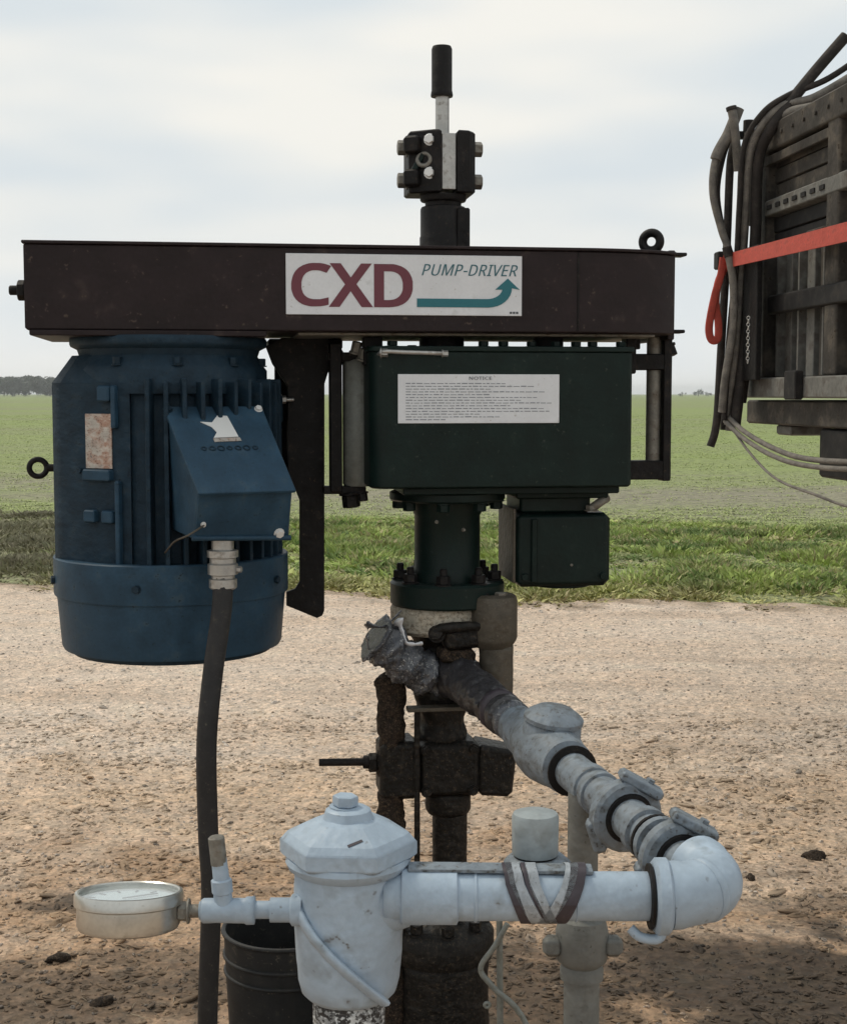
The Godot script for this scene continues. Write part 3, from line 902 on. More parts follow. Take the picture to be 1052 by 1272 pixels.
	# hoses hung over the far end of the truck
	var hs := [
		["grey hose with a flared end, outermost of the hung hoses, bowing away from the truck", [Vector3(1.694, 3.13, -7.95), Vector3(1.644, 3.001, -7.95), Vector3(1.575, 2.86, -7.95), Vector3(1.563, 2.68, -7.95), Vector3(1.612, 2.487, -7.95), Vector3(1.662, 2.314, -7.93), Vector3(1.69, 1.902, -7.93), Vector3(1.66, 1.43, -7.93)], 0.02, "hose"],
		["short grey hose end crossing the flared one at the top of the bundle", [Vector3(1.645, 3.13, -7.91), Vector3(1.66, 3.06, -7.91), Vector3(1.678, 2.95, -7.93), Vector3(1.70, 2.8, -7.96)], 0.024, "hose"],
		["dark hose in the bundle whose lower end sticks out lowest", [Vector3(1.70, 2.98, -8.02), Vector3(1.67, 2.86, -8.02), Vector3(1.66, 2.514, -8.02), Vector3(1.655, 2.297, -8.02), Vector3(1.632, 1.86, -8.0), Vector3(1.61, 1.45, -7.98), Vector3(1.577, 1.31, -7.98)], 0.022, "hose_dark"],
		["grey hose hanging straight down in the middle of the bundle", [Vector3(1.763, 3.074, -8.0), Vector3(1.758, 2.86, -8.0), Vector3(1.746, 2.514, -8.0), Vector3(1.73, 2.297, -7.97), Vector3(1.715, 1.86, -7.96), Vector3(1.68, 1.396, -7.96)], 0.026, "hose"],
		["thick dark hose arching high over the truck and down into the bundle", [Vector3(2.19, 3.45, -7.7), Vector3(2.048, 3.286, -7.7), Vector3(1.925, 3.134, -7.7), Vector3(1.815, 2.978, -7.72), Vector3(1.77, 2.812, -7.8), Vector3(1.775, 2.396, -7.86), Vector3(1.745, 1.977, -7.88), Vector3(1.69, 1.43, -7.88)], 0.030, "hose_dark"],
		["pair-wide grey hose running over the top rail into the bundle", [Vector3(2.3, 3.29, -7.6), Vector3(2.03, 3.134, -7.66), Vector3(1.88, 3.10, -7.7), Vector3(1.77, 3.0, -7.74), Vector3(1.72, 2.83, -7.8), Vector3(1.715, 2.48, -7.86), Vector3(1.705, 2.271, -7.88), Vector3(1.68, 1.8, -7.88), Vector3(1.64, 1.48, -7.9)], 0.021, "hose"],
		["slim dark hose just inside the grey one that bows outward", [Vector3(1.69, 3.05, -8.05), Vector3(1.63, 2.88, -8.05), Vector3(1.605, 2.68, -8.05), Vector3(1.65, 2.45, -8.05), Vector3(1.70, 2.28, -8.03), Vector3(1.685, 1.86, -8.02), Vector3(1.655, 1.40, -8.02)], 0.018, "hose_dark"],
		["brown-grey hose against the corner post, ending short of the others", [Vector3(1.80, 2.98, -7.93), Vector3(1.80, 2.7, -7.93), Vector3(1.795, 2.35, -7.93), Vector3(1.775, 1.9, -7.95), Vector3(1.74, 1.55, -7.95)], 0.024, "hose_dark"],
		["slack grey hose hanging across the front of the bundle below the strap", [Vector3(1.62, 2.38, -7.84), Vector3(1.655, 2.2, -7.83), Vector3(1.66, 1.95, -7.84), Vector3(1.625, 1.68, -7.85), Vector3(1.615, 1.5, -7.87)], 0.021, "hose"],
		["thin grey hose running alongside just above the top-rail hoses", [Vector3(2.35, 3.40, -7.6), Vector3(2.1, 3.23, -7.66), Vector3(1.9, 3.15, -7.7), Vector3(1.77, 3.06, -7.72), Vector3(1.69, 2.9, -7.78), Vector3(1.68, 2.6, -7.82), Vector3(1.675, 2.3, -7.85), Vector3(1.645, 1.9, -7.86), Vector3(1.63, 1.46, -7.88)], 0.016, "hose_dark"],
		["second grey hose lying on the top rail above the headboard", [Vector3(2.3, 3.22, -7.5), Vector3(2.05, 3.09, -7.6), Vector3(1.9, 3.06, -7.68), Vector3(1.80, 2.98, -7.75), Vector3(1.765, 2.8, -7.84), Vector3(1.755, 2.5, -7.9)], 0.022, "hose"],
	]
	for h: Array in hs:
		var o := thing("hung_hose", h[0], "hose", h[1][-1], Transform3D.IDENTITY, "hoses hung on the truck")
		part(o, "hose", g().tube(smooth(h[1], 8), h[2], 12), M[h[3]])
		if h[0].begins_with("grey hose with"):
			part(o, "flared_end", g().tube(smooth(h[1], 8).slice(0, 17), 0.031, 12), M.hose)
		elif h[3] == "hose":
			var e: Array = smooth(h[1], 8)
			part(o, "end_fitting", g().cyl(e[0] + (e[0] - e[2]).normalized() * 0.002, e[3], h[2] * 1.22, 14), M.hose_dark)
	for c: Array in [
		["upper grey cable sagging from the hose bundle under the truck deck", [Vector3(1.66, 1.47, -7.9), Vector3(1.70, 1.40, -7.7), Vector3(1.76, 1.33, -7.35), Vector3(1.83, 1.29, -7.0), Vector3(1.96, 1.29, -6.6), Vector3(2.1, 1.33, -6.1)], 0.014],
		["lower grey cable sagging close below its twin under the truck deck", [Vector3(1.64, 1.45, -7.9), Vector3(1.69, 1.37, -7.7), Vector3(1.75, 1.295, -7.35), Vector3(1.82, 1.258, -7.0), Vector3(1.95, 1.257, -6.6), Vector3(2.1, 1.3, -6.1)], 0.013],
		["thin dark cable hanging lowest from the hose bundle beside the truck", [Vector3(1.66, 1.44, -7.9), Vector3(1.71, 1.29, -7.6), Vector3(1.75, 1.18, -7.2), Vector3(1.83, 1.13, -6.8), Vector3(1.98, 1.08, -6.5), Vector3(2.2, 1.12, -6.0)], 0.007]]:
		var o := thing("draped_cable", c[0], "cable", c[1][2])
		part(o, "cable", g().tube(smooth(c[1], 8), c[2], 8), M.hose)

# ---------------------------------------------------------------- belt guard, rod
func text_part(parent: Node3D, words: String, lo: Vector2, hi: Vector2, z: float, m: Material, bold := false, slant := 0.0, embolden := 0.0) -> void:
	var f := SystemFont.new()
	f.font_names = PackedStringArray(["Droid Sans"])
	var fv := FontVariation.new()
	fv.base_font = f
	if bold: fv.variation_embolden = embolden
	var tm := TextMesh.new()
	tm.text = words
	tm.font = fv
	tm.font_size = 64
	tm.pixel_size = 0.001
	tm.depth = 0.001
	tm.curve_step = 2.0
	var box := tm.get_aabb()
	var o := MeshInstance3D.new()
	o.name = "lettering"
	o.mesh = tm
	o.material_override = m
	var wide := (hi.x - lo.x) - slant * (hi.y - lo.y)
	var sx := wide / box.size.x
	var sy := (hi.y - lo.y) / box.size.y
	var b := Basis(Vector3(sx, 0, 0), Vector3(slant * sy, sy, 0), Vector3(0, 0, 1))
	o.transform = Transform3D(b, Vector3(lo.x, lo.y, z) - b * Vector3(box.position.x, box.position.y, 0))
	parent.add_child(o, true)
	o.set_meta("label", "printed words " + words)

func make_guard() -> void:
	var t := thing("belt_guard", "long dark brown steel belt guard across the top, carrying the white sign", "belt guard", Vector3(-0.16, 1.71, 0), MF)
	var p := PackedVector2Array([Vector2(-0.798, -0.2), Vector2(-0.798, 0.16), Vector2(0.22, 0.16)])
	for i in 9:
		var a := i / 8.0 * 1.2
		p.append(Vector2(0.23 + 0.228 * sin(a), 0.07 + 0.09 * cos(a)))
	p.append(Vector2(0.446, 0.03)); p.append(Vector2(0.446, -0.2))
	part(t, "shell", g().plan(p, 1.716, 1.873, 0.004), M.guard)
	var lid := PackedVector2Array()
	for q in p: lid.append(q + Vector2(signf(q.x) * 0.003, signf(q.y) * 0.005))
	part(t, "lid", g().plan(lid, 1.872, 1.878, 0.0015), M.guard)
	part(t, "bottom_flange", g().span(Vector3(-0.79, 1.706, -0.19), Vector3(-0.36, 1.7165, 0.166), 0.002), M.guard)
	part(t, "bottom_flange", g().span(Vector3(-0.30, 1.7105, -0.17), Vector3(0.40, 1.7165, 0.12), 0.002), M.dull_steel)
	part(t, "end_plate", g().span(Vector3(0.444, 1.708, -0.205), Vector3(0.458, 1.886, 0.06), 0.002), M.guard)
	part(t, "hinge_tab", g().span(Vector3(0.457, 1.876, 0.01), Vector3(0.486, 1.883, 0.05), 0.002), M.black)
	part(t, "hinge_tab", g().span(Vector3(0.457, 1.722, 0.01), Vector3(0.484, 1.729, 0.05), 0.002), M.black)
	part(t, "seam", g().span(Vector3(0.232, 1.72, 0.156), Vector3(0.236, 1.87, 0.1615), 0.0008), M.black)
	# eye for lifting
	var ey := PackedVector2Array()
	for i in 20: ey.append(Vector2(cos(TAU * i / 20.0) * 0.0235, sin(TAU * i / 20.0) * 0.026 + 1.914))
	var eye := part(t, "lifting_eye", g().torus(Vector3(0.435, 1.912, -0.03), Vector3(-0.55, 0, 1), 0.018, 0.009, 28, 12, 1.3), M.black)
	part(eye, "foot", g().span(Vector3(0.414, 1.872, -0.05), Vector3(0.456, 1.893, -0.01), 0.003), M.black)
	var tb := part(t, "tension_bolt", g().cyl(Vector3(-0.83, 1.79, 0.12), Vector3(-0.79, 1.79, 0.12), 0.009, 14), M.black)
	part(tb, "nut", g().nut(Vector3(-0.799, 1.79, 0.12), Vector3(-1, 0, 0), 0.019, 0.016), M.black)
	# sign
	var s := part(t, "sign", g().span(Vector3(-0.324, 1.7475, 0.1602), Vector3(0.1235, 1.8605, 0.1632), 0.0008), M.plate_white, "white sign reading CXD PUMP-DRIVER with a teal arrow")
	text_part(s, "CXD", Vector2(-0.314, 1.762), Vector2(-0.086, 1.843), 0.1634, M.maroon, true, 0.0, 0.9)
	text_part(s, "PUMP-DRIVER", Vector2(-0.069, 1.822), Vector2(0.118, 1.8435), 0.1634, M.teal_dark, true, 0.28, 0.0)
	var ar := PackedVector2Array([Vector2(-0.078, 1.779), Vector2(-0.078, 1.763), Vector2(0.055, 1.763)])
	for i in 9:
		var a := -PI / 2 + i / 8.0 * PI / 2
		ar.append(Vector2(0.058 + 0.046 * cos(a), 1.80 + 0.037 * sin(a)))
	ar.append_array([Vector2(0.119, 1.797), Vector2(0.096, 1.818), Vector2(0.072, 1.797), Vector2(0.086, 1.797)])
	for i in 9:
		var a := -i / 8.0 * PI / 2
		ar.append(Vector2(0.056 + 0.030 * cos(a), 1.80 + 0.021 * sin(a)))
	part(s, "arrow", g().extrude(Transform3D.IDENTITY, ar, 0.1633, 0.1642, 0.0), M.teal)
	for i in 3:
		part(s, "small_print", g().span(Vector3(0.1 + i * 0.006, 1.7515, 0.1632), Vector3(0.1045 + i * 0.006, 1.7555, 0.1637), 0.0), M.ink)

func make_rod() -> void:
	var t := thing("polished_rod", "upright steel rod topped by a black sleeve, rising above the clamp", "rod", Vector3(-0.005, 1.9, 0), MF)
	part(t, "rod", g().cyl(Vector3(-0.005, 1.9, 0), Vector3(-0.005, 2.2, 0), 0.0138, 20), M.steel)
	part(t, "coupling", g().lathe(G.ax(Vector3(-0.006, 2.186, 0), Vector3.UP), [Vector2(0, 0), Vector2(0.0215, 0), Vector2(0.0222, 0.003), Vector2(0.0215, 0.008), Vector2(0.0205, 0.012), Vector2(0.0205, 0.092), Vector2(0.018, 0.098), Vector2(0.012, 0.0985), Vector2(0.010, 0.094), Vector2(0, 0.094)], 24), M.black)
	var c := thing("rod_clamp", "black bolted block clamp gripping the steel rod above the belt guard", "clamp", Vector3(-0.008, 1.99, 0), MF)
	part(c, "clamp_half", g().plan(PackedVector2Array([Vector2(-0.075, -0.055), Vector2(-0.075, 0.022), Vector2(-0.03, 0.055), Vector2(-0.0145, 0.055), Vector2(-0.0145, -0.055)]), 1.993, 2.114, 0.004), M.black)
	part(c, "clamp_half", g().plan(PackedVector2Array([Vector2(0.0165, -0.055), Vector2(0.0165, 0.055), Vector2(0.042, 0.05), Vector2(0.056, 0.03), Vector2(0.056, -0.055)]), 1.993, 2.114, 0.004), M.black)
	part(c, "spacer_bar", g().span(Vector3(-0.0135, 1.999, -0.04), Vector3(0.0155, 2.108, 0.049), 0.002), M.steel)
	for y: float in [2.022, 2.086]:
		part(c, "bolt", g().nut(Vector3(-0.074, y, -0.005), Vector3(-1, 0, 0), 0.015, 0.02), M.dull_steel)
		part(c, "bolt", g().nut(Vector3(0.056, y, -0.005), Vector3(1, 0, 0), 0.015, 0.02), M.dull_steel)
		part(c, "bolt", g().nut(Vector3(-0.037, y + 0.008, 0.049), Vector3(-0.35, 0, 1), 0.0095, 0.014), M.silver)
		part(c, "ear", g().box(Vector3(-0.062, y, 0.022), Vector3(0.034, 0.034, 0.05), 0.006, Basis(Vector3.UP, -0.6)), M.black)
	part(c, "latch_ring", g().torus(Vector3(-0.048, 2.056, 0.045), Vector3(-0.4, 0.35, 1), 0.013, 0.0042, 20, 8), M.dull_steel)
	part(c, "hasp", g().box(Vector3(-0.058, 2.052, 0.034), Vector3(0.012, 0.04, 0.02), 0.003, Basis(Vector3(0, 0, 1), -0.5)), M.green)

# ---------------------------------------------------------------- motor
func make_motor() -> void:
	var t := thing("electric_motor", "large blue upright electric motor hanging below the belt guard", "motor", Vector3(-0.545, 1.1, 0), MF)
	var ax := G.ax(Vector3(-0.545, 0, 0), Vector3.UP)
	part(t, "end_bell", g().lathe(ax, [Vector2(0, 1.60), Vector2(0.19, 1.60), Vector2(0.19, 1.645), Vector2(0.182, 1.655), Vector2(0.172, 1.672), Vector2(0.176, 1.684), Vector2(0.188, 1.69), Vector2(0.19, 1.694), Vector2(0.19, 1.704), Vector2(0.187, 1.708), Vector2(0, 1.708)], 48), M.motor_cast)
	for i in 10:
		var a := TAU * i / 10.0 + 0.2
		part(t, "bell_bolt", g().nut(Vector3(-0.545 + cos(a) * 0.181, 1.652, sin(a) * 0.181), Vector3(0, 1, 0), 0.009, 0.016), M.motor_cast)
	part(t, "frame", g().lathe(ax, [Vector2(0, 1.25), Vector2(0.178, 1.25), Vector2(0.178, 1.63), Vector2(0.172, 1.638), Vector2(0, 1.638)], 48), M.motor_cast)
	# cooling fins
	for i in 40:
		var a := deg_to_rad(9.0 * i)
		var d := Vector2(cos(a), sin(a))
		# leave room for the flat panel on the far left and the box
		if d.x < -0.28 and d.y > -0.55: continue
		var top := 1.628 if i % 2 else 1.622
		part(t, "fin", g().box(Vector3(-0.545 + d.x * 0.193, (1.262 + top) / 2.0, d.y * 0.193), Vector3(0.05, top - 1.262, 0.009), 0.002, Basis(Vector3.UP, -a)), M.motor_cast)
	# flat cast panel to the left, with the nameplate
	var pa := PackedVector2Array([Vector2(-0.763, -0.13), Vector2(-0.763, 0.065), Vector2(-0.745, 0.092), Vector2(-0.632, 0.172), Vector2(-0.612, 0.176), Vector2(-0.606, 0.15), Vector2(-0.606, -0.13)])
	var pb := PackedVector2Array()
	for q in pa: pb.append(Vector2(-0.6, 0.0) + (q - Vector2(-0.6, 0.0)) * Vector2(0.77, 0.86))
	part(t, "side_panel", g().plan(pa, 1.275, 1.622, 0.003).loft(pa, 1.620, pb, 1.672), M.motor_cast)
	var pd := Vector3(0.113, 0, 0.08).normalized()
	var pn := Vector3(-pd.z, 0, pd.x)
	var pbz := Basis(pd, Vector3.UP, pd.cross(Vector3.UP))
	var on := func(s: float, y: float, o: float) -> Vector3: return Vector3(-0.745, y, 0.092) + pd * s + pn * o
	part(t, "nameplate", g().box(on.call(0.092, 1.512, 0.002), Vector3(0.062, 0.102, 0.003), 0.001, pbz), M.nameplate, "tarnished silver nameplate with brown stains")
	for k: Array in [[0.092, 1.449, 0.066, 0.022], [0.074, 1.372, 0.028, 0.024], [0.116, 1.372, 0.028, 0.024], [0.112, 1.60, 0.03, 0.03]]:
		part(t, "lug", g().box(on.call(k[0], k[1], 0.006), Vector3(k[2], k[3], 0.018), 0.004, pbz), M.motor)
	part(t, "pad_edge", g().box(on.call(0.138, 1.36, 0.005), Vector3(0.012, 0.16, 0.014), 0.004, pbz), M.motor)
	part(t, "pad_edge", g().box(on.call(0.132, 1.575, 0.005), Vector3(0.012, 0.08, 0.014), 0.004, pbz), M.motor)
	part(t, "panel_screw", g().nut(on.call(0.045, 1.456, 0.0), pn, 0.005, 0.005), M.motor_cast)
	# fan cover
	var fc := part(t, "fan_cover", g().lathe(ax, [Vector2(0.205, 1.286), Vector2(0.226, 1.2865), Vector2(0.2285, 1.284), Vector2(0.2285, 1.215), Vector2(0.2275, 1.212), Vector2(0.2225, 1.211), Vector2(0.2225, 1.206), Vector2(0.2215, 1.2), Vector2(0.2145, 1.113), Vector2(0.211, 1.106), Vector2(0.2, 1.104)].map(func(q): return q), 64), M.motor)
	part(fc, "cover_bottom", g().lathe(ax, [Vector2(0, 1.098), Vector2(0.172, 1.094), Vector2(0.194, 1.096), Vector2(0.2, 1.104), Vector2(0.2, 1.12), Vector2(0, 1.12)], 48), M.motor_cast)
	for a: float in [1.83, 0.5, 2.9]:
		part(fc, "screw", g().nut(Vector3(-0.545 + cos(a) * 0.227, 1.243, sin(a) * 0.227), Vector3(cos(a), 0, sin(a)), 0.008, 0.008), M.motor_cast)
	# terminal box with its slanting lid
	var v := [Vector3(-0.548, 1.35, 0.16), Vector3(-0.36, 1.34, 0.10), Vector3(-0.548, 1.568, 0.16), Vector3(-0.374, 1.568, 0.10), Vector3(-0.496, 1.342, 0.354), Vector3(-0.327, 1.335, 0.298), Vector3(-0.487, 1.426, 0.354), Vector3(-0.321, 1.426, 0.298)]
	v[2].z = 0.196; v[3].z = 0.138
	v[4].z -= 0.034; v[5].z -= 0.034
	var tb := part(t, "terminal_box", g().hexa(v, 0.004), M.motor)
	var sd: Vector3 = v[3] - v[2]
	var td: Vector3 = (v[6] + v[7] - v[2] - v[3]) / 2.0
	var ln := td.cross(sd).normalized()
	if ln.y < 0: ln = -ln
	var lidp := []
	for i in 8:
		var sq := -0.02 if not (i & 1) else 1.02
		var tq := -0.02 if not (i & 2) else 1.035
		lidp.append(v[2].lerp(v[3], sq) + (v[6] - v[2]).lerp(v[7] - v[3], sq) * tq + ln * (0.001 if not (i & 4) else 0.009))
	part(tb, "lid", g().hexa(lidp, 0.0025), M.motor)
	var lp := func(s: float, q: float, o: float) -> Vector3: return v[2].lerp(v[3], s) + (v[6] - v[2]).lerp(v[7] - v[3], s) * q + ln * (0.009 + o)
	# silver sticker
	var em := g()
	var shape := [Vector2(0.30, 0.2), Vector2(0.42, 0.21), Vector2(0.51, 0.115), Vector2(0.61, 0.125), Vector2(0.64, 0.40), Vector2(0.375, 0.41), Vector2(0.43, 0.34), Vector2(0.40, 0.27)]
	var fl := PackedVector2Array()
	for q: Vector2 in shape: fl.append(Vector2(q.x * 0.18, q.y * 0.21))
	var lx := Transform3D(sd.normalized(), td.normalized(), sd.normalized().cross(td.normalized()), lp.call(0.0, 0.0, 0.0))
	var up := 1.0 if lx.basis.z.dot(ln) > 0 else -1.0
	em.extrude(lx, fl, minf(0.0002 * up, 0.0015 * up), maxf(0.0002 * up, 0.0015 * up), 0.0)
	part(tb, "emblem", em, M.silver, "torn silver sticker on the lid")
	part(tb, "emblem_strip", g().extrude(lx, PackedVector2Array([Vector2(0.066, 0.088), Vector2(0.117, 0.086), Vector2(0.118, 0.095), Vector2(0.066, 0.097)]), minf(0.0002 * up, 0.0015 * up), maxf(0.0002 * up, 0.0015 * up), 0.0), M.nameplate)
	# raised, painted-over maker's marks, too worn to read
	for i in 7:
		part(tb, "raised_mark", g().torus(lp.call(0.22 + i * 0.09, 0.515, 0.0005), ln, 0.0042 + 0.0008 * (i % 3), 0.0016, 12, 6), M.motor_cast)
	for q: Array in [[0.02, 0.03], [0.965, 0.03]]:
		part(tb, "screw", g().nut(lp.call(q[0], q[1], 0.0), ln, 0.0065, 0.006), M.silver if q[0] > 0.5 else M.motor_cast)
	var fnn: Vector3 = (v[5] - v[4]).cross(v[6] - v[4]).normalized()
	if fnn.z < 0: fnn = -fnn
	part(tb, "screw", g().nut(v[5].lerp(v[7], 0.14) + (v[4] - v[5]) * 0.11, fnn, 0.008, 0.007), M.silver)
	part(tb, "screw", g().nut(v[4].lerp(v[6], 0.35) + (v[5] - v[4]) * 0.08, fnn, 0.004, 0.005), M.silver)
	part(tb, "rim", g().tube([v[4] + Vector3(-0.003, 0.004, 0.003), v[5] + Vector3(0.003, 0.004, 0.003)], 0.005, 8), M.motor)
	part(t, "earth_wire", g().tube(smooth([v[4].lerp(v[6], 0.35) + (v[5] - v[4]) * 0.08 + fnn * 0.004, Vector3(-0.505, 1.355, 0.36), Vector3(-0.53, 1.34, 0.32), Vector3(-0.55, 1.31, 0.22)], 6), 0.0018, 6), M.bronze)
	# cable gland
	var gl := part(t, "cable_gland", g().lathe(G.ax(Vector3(-0.446, 1.25, 0.285), Vector3.UP), [Vector2(0, 0), Vector2(0.022, 0), Vector2(0.025, 0.003), Vector2(0.025, 0.018), Vector2(0.021, 0.02), Vector2(0.021, 0.025), Vector2(0.027, 0.027), Vector2(0.027, 0.045), Vector2(0.0235, 0.048), Vector2(0.0235, 0.056), Vector2(0.028, 0.058), Vector2(0.028, 0.07), Vector2(0.02, 0.072), Vector2(0.02, 0.1), Vector2(0, 0.1)], 10), M.steel)
	part(gl, "lock_screw", g().nut(Vector3(-0.424, 1.286, 0.292), Vector3(1, 0, 0.4), 0.006, 0.012), M.steel)
	# lifting eye
	var eb := part(t, "eye_bolt", g().torus(Vector3(-0.7995, 1.456, 0.0), Vector3(0.1, 0, 1), 0.0165, 0.0055, 28, 10), M.black)
	part(eb, "shank", g().cyl(Vector3(-0.783, 1.456, 0), Vector3(-0.755, 1.456, 0), 0.0075, 12), M.black)
	part(t, "foot", g().span(Vector3(-0.40, 1.43, -0.14), Vector3(-0.325, 1.48, 0.02), 0.006), M.motor_cast)
	part(t, "foot", g().span(Vector3(-0.40, 1.54, -0.14), Vector3(-0.325, 1.60, 0.02), 0.006), M.motor_cast)

	var cb := thing("power_cable", "thick black cable running down from the blue motor to the ground", "cable", Vector3(-0.40, 0, -2.62))
	var pts := smooth([Vector3(-0.3600, 1.275, -2.585), Vector3(-0.3605, 1.215, -2.57), Vector3(-0.374, 1.10, -2.54), Vector3(-0.383, 0.979, -2.52), Vector3(-0.382, 0.82, -2.52), Vector3(-0.378, 0.704, -2.52), Vector3(-0.392, 0.458, -2.55), Vector3(-0.40, 0.2, -2.6), Vector3(-0.40, -0.02, -2.64)], 10)
	part(cb, "cable", g().tube(pts, 0.0182, 16), M.rubber)

func make_mount() -> void:
	var t := thing("motor_mount", "black steel bracket plate standing between the blue motor and the gearbox", "bracket", Vector3(-0.28, 1.14, -0.05), MF)
	var p := PackedVector2Array([Vector2(-0.356, 1.695), Vector2(-0.323, 1.712), Vector2(-0.234, 1.712), Vector2(-0.210, 1.70), Vector2(-0.2, 1.685), Vector2(-0.196, 1.66), Vector2(-0.218, 1.652), Vector2(-0.231, 1.642), Vector2(-0.238, 1.62), Vector2(-0.241, 1.157), Vector2(-0.245, 1.147), Vector2(-0.256, 1.142), Vector2(-0.318, 1.169), Vector2(-0.318, 1.197), Vector2(-0.300, 1.203), Vector2(-0.291, 1.218), Vector2(-0.29, 1.385), Vector2(-0.298, 1.405), Vector2(-0.314, 1.419), Vector2(-0.313, 1.615), Vector2(-0.343, 1.66)])
	part(t, "plate", g().extrude(Transform3D.IDENTITY, p, -0.058, -0.044, 0.002), M.black)
	part(t, "web", g().span(Vector3(-0.262, 1.20, -0.2), Vector3(-0.248, 1.70, -0.057), 0.002), M.black)
	part(t, "top_gusset", g().span(Vector3(-0.35, 1.69, -0.16), Vector3(-0.2, 1.7105, -0.057), 0.003), M.black)
	part(t, "motor_foot_pad", g().span(Vector3(-0.335, 1.43, -0.15), Vector3(-0.262, 1.66, -0.135), 0.003), M.black)
	var b := part(t, "adjusting_bolt", g().cyl(Vector3(-0.36, 1.588, -0.03), Vector3(-0.30, 1.588, -0.03), 0.004, 10), M.steel)
	part(b, "nut", g().nut(Vector3(-0.326, 1.588, -0.03), Vector3(1, 0, 0), 0.008, 0.01), M.steel)
	part(t, "plate_bolt", g().nut(Vector3(-0.218, 1.678, -0.044), Vector3(0, 0, 1), 0.006, 0.007), M.silver)

# ---------------------------------------------------------------- gearbox
func make_gearbox() -> void:
	var t := thing("gearbox", "dark green box-shaped gearbox with a white notice plate on its front", "gearbox", Vector3(0.09, 1.41, 0), MF)
	var p := PackedVector2Array([Vector2(-0.165, -0.15)])
	for i in 6: p.append(Vector2(-0.13 - 0.035 * cos(i / 5.0 * PI / 2), 0.115 + 0.035 * sin(i / 5.0 * PI / 2)))
	for i in 5: p.append(Vector2(0.336 + 0.012 * sin(i / 4.0 * PI / 2), 0.138 + 0.012 * cos(i / 4.0 * PI / 2)))
	p.append(Vector2(0.348, -0.15))
	part(t, "housing", g().plan(p, 1.418, 1.682, 0.005), M.green)
	var p2 := PackedVector2Array()
	for q in p: p2.append(q + Vector2(0.004 * signf(q.x - 0.09), 0.003 * signf(q.y)))
	part(t, "cover", g().plan(p2, 1.680, 1.6905, 0.002), M.green)
	part(t, "sole_plate", g().span(Vector3(-0.10, 1.404, -0.12), Vector3(0.33, 1.4185, 0.125), 0.003), M.green)
	# round pillar on the left side, side light painted in as paler grey
	part(t, "side_pillar", g().lathe(G.ax(Vector3(-0.172, 0, -0.01), Vector3.UP), [Vector2(0, 1.415), Vector2(0.03, 1.415), Vector2(0.033, 1.42), Vector2(0.033, 1.66), Vector2(0.028, 1.668), Vector2(0, 1.668)], 24), M.galvanised_and_lit)
	# bolts along the cover
	for u: float in [-0.12, 0.057, 0.096, 0.152, 0.2, 0.24, 0.273, 0.33]:
		part(t, "cover_bolt", g().nut(Vector3(u, 1.69, 0.122), Vector3.UP, 0.010, 0.011), M.green)
	for u: float in [-0.05, 0.1, 0.25]:
		part(t, "cover_bolt", g().nut(Vector3(u, 1.69, -0.12), Vector3.UP, 0.010, 0.011), M.green)
	# what carries the belt guard
	part(t, "post", g().span(Vector3(-0.171, 1.655, 0.04), Vector3(-0.133, 1.711, 0.075), 0.003), M.black)
	part(t, "shaft_collar", g().lathe(G.ax(Vector3(-0.006, 0, 0), Vector3.UP), [Vector2(0, 1.685), Vector2(0.045, 1.685), Vector2(0.045, 1.711), Vector2(0, 1.711)], 32), M.black)
	part(t, "post", g().lathe(G.ax(Vector3(0.205, 0, 0.03), Vector3.UP), [Vector2(0, 1.685), Vector2(0.031, 1.685), Vector2(0.031, 1.711), Vector2(0, 1.711)], 24), M.black)
	part(t, "post", g().span(Vector3(0.365, 1.64, 0.0), Vector3(0.386, 1.7165, 0.04), 0.003), M.black)
	part(t, "shaft_sleeve", g().lathe(G.ax(Vector3(-0.003, 0, 0), Vector3.UP), [Vector2(0.02, 1.86), Vector2(0.047, 1.86), Vector2(0.047, 1.91), Vector2(0.0455, 1.913), Vector2(0.0455, 1.966), Vector2(0.043, 1.970), Vector2(0.036, 1.972), Vector2(0.036, 1.979), Vector2(0.044, 1.981), Vector2(0.046, 1.984), Vector2(0.046, 1.993), Vector2(0.015, 1.994)], 32), M.black)
	part(t, "sleeve_key", g().span(Vector3(0.018, 1.876, 0.03), Vector3(0.044, 1.965, 0.044), 0.003), M.black)
	# grease line along the top edge
	var gl := part(t, "grease_line", g().tube(smooth([Vector3(-0.15, 1.672, 0.13), Vector3(-0.14, 1.679, 0.158), Vector3(-0.1, 1.678, 0.162), Vector3(-0.02, 1.676, 0.160)], 5), 0.0042, 8), M.steel)
	part(gl, "fitting", g().nut(Vector3(-0.146, 1.677, 0.152), Vector3(1, 0, 0.2), 0.008, 0.014), M.steel)
	part(gl, "cap", g().nut(Vector3(-0.03, 1.676, 0.1595), Vector3(1, 0, 0), 0.006, 0.012), M.steel)
	for q: Array in [[-0.185, 1.69, 0.05], [-0.172, 1.676, 0.06]]:
		part(t, "breather", g().nut(Vector3(q[0], q[1] - 0.012, q[2]), Vector3(0.2, 1, 0.2), 0.01, 0.024), M.dull_steel)
	# notice plate
	var s := part(t, "notice_plate", g().span(Vector3(-0.113, 1.5435, 0.1502), Vector3(0.2005, 1.637, 0.1525), 0.0006), M.plate_white, "white notice plate with lines of small print")
	text_part(s, "NOTICE", Vector2(0.024, 1.6265), Vector2(0.068, 1.6325), 0.1527, M.ink, true)
	var ends := [0.155, 0.205, 0.128, 0.226, 0.135, 0.212, 0.185, 0.235, 0.165, 0.22, 0.23, 0.12, 0.15, 0.06]
	var r := RandomNumberGenerator.new()
	r.seed = 5
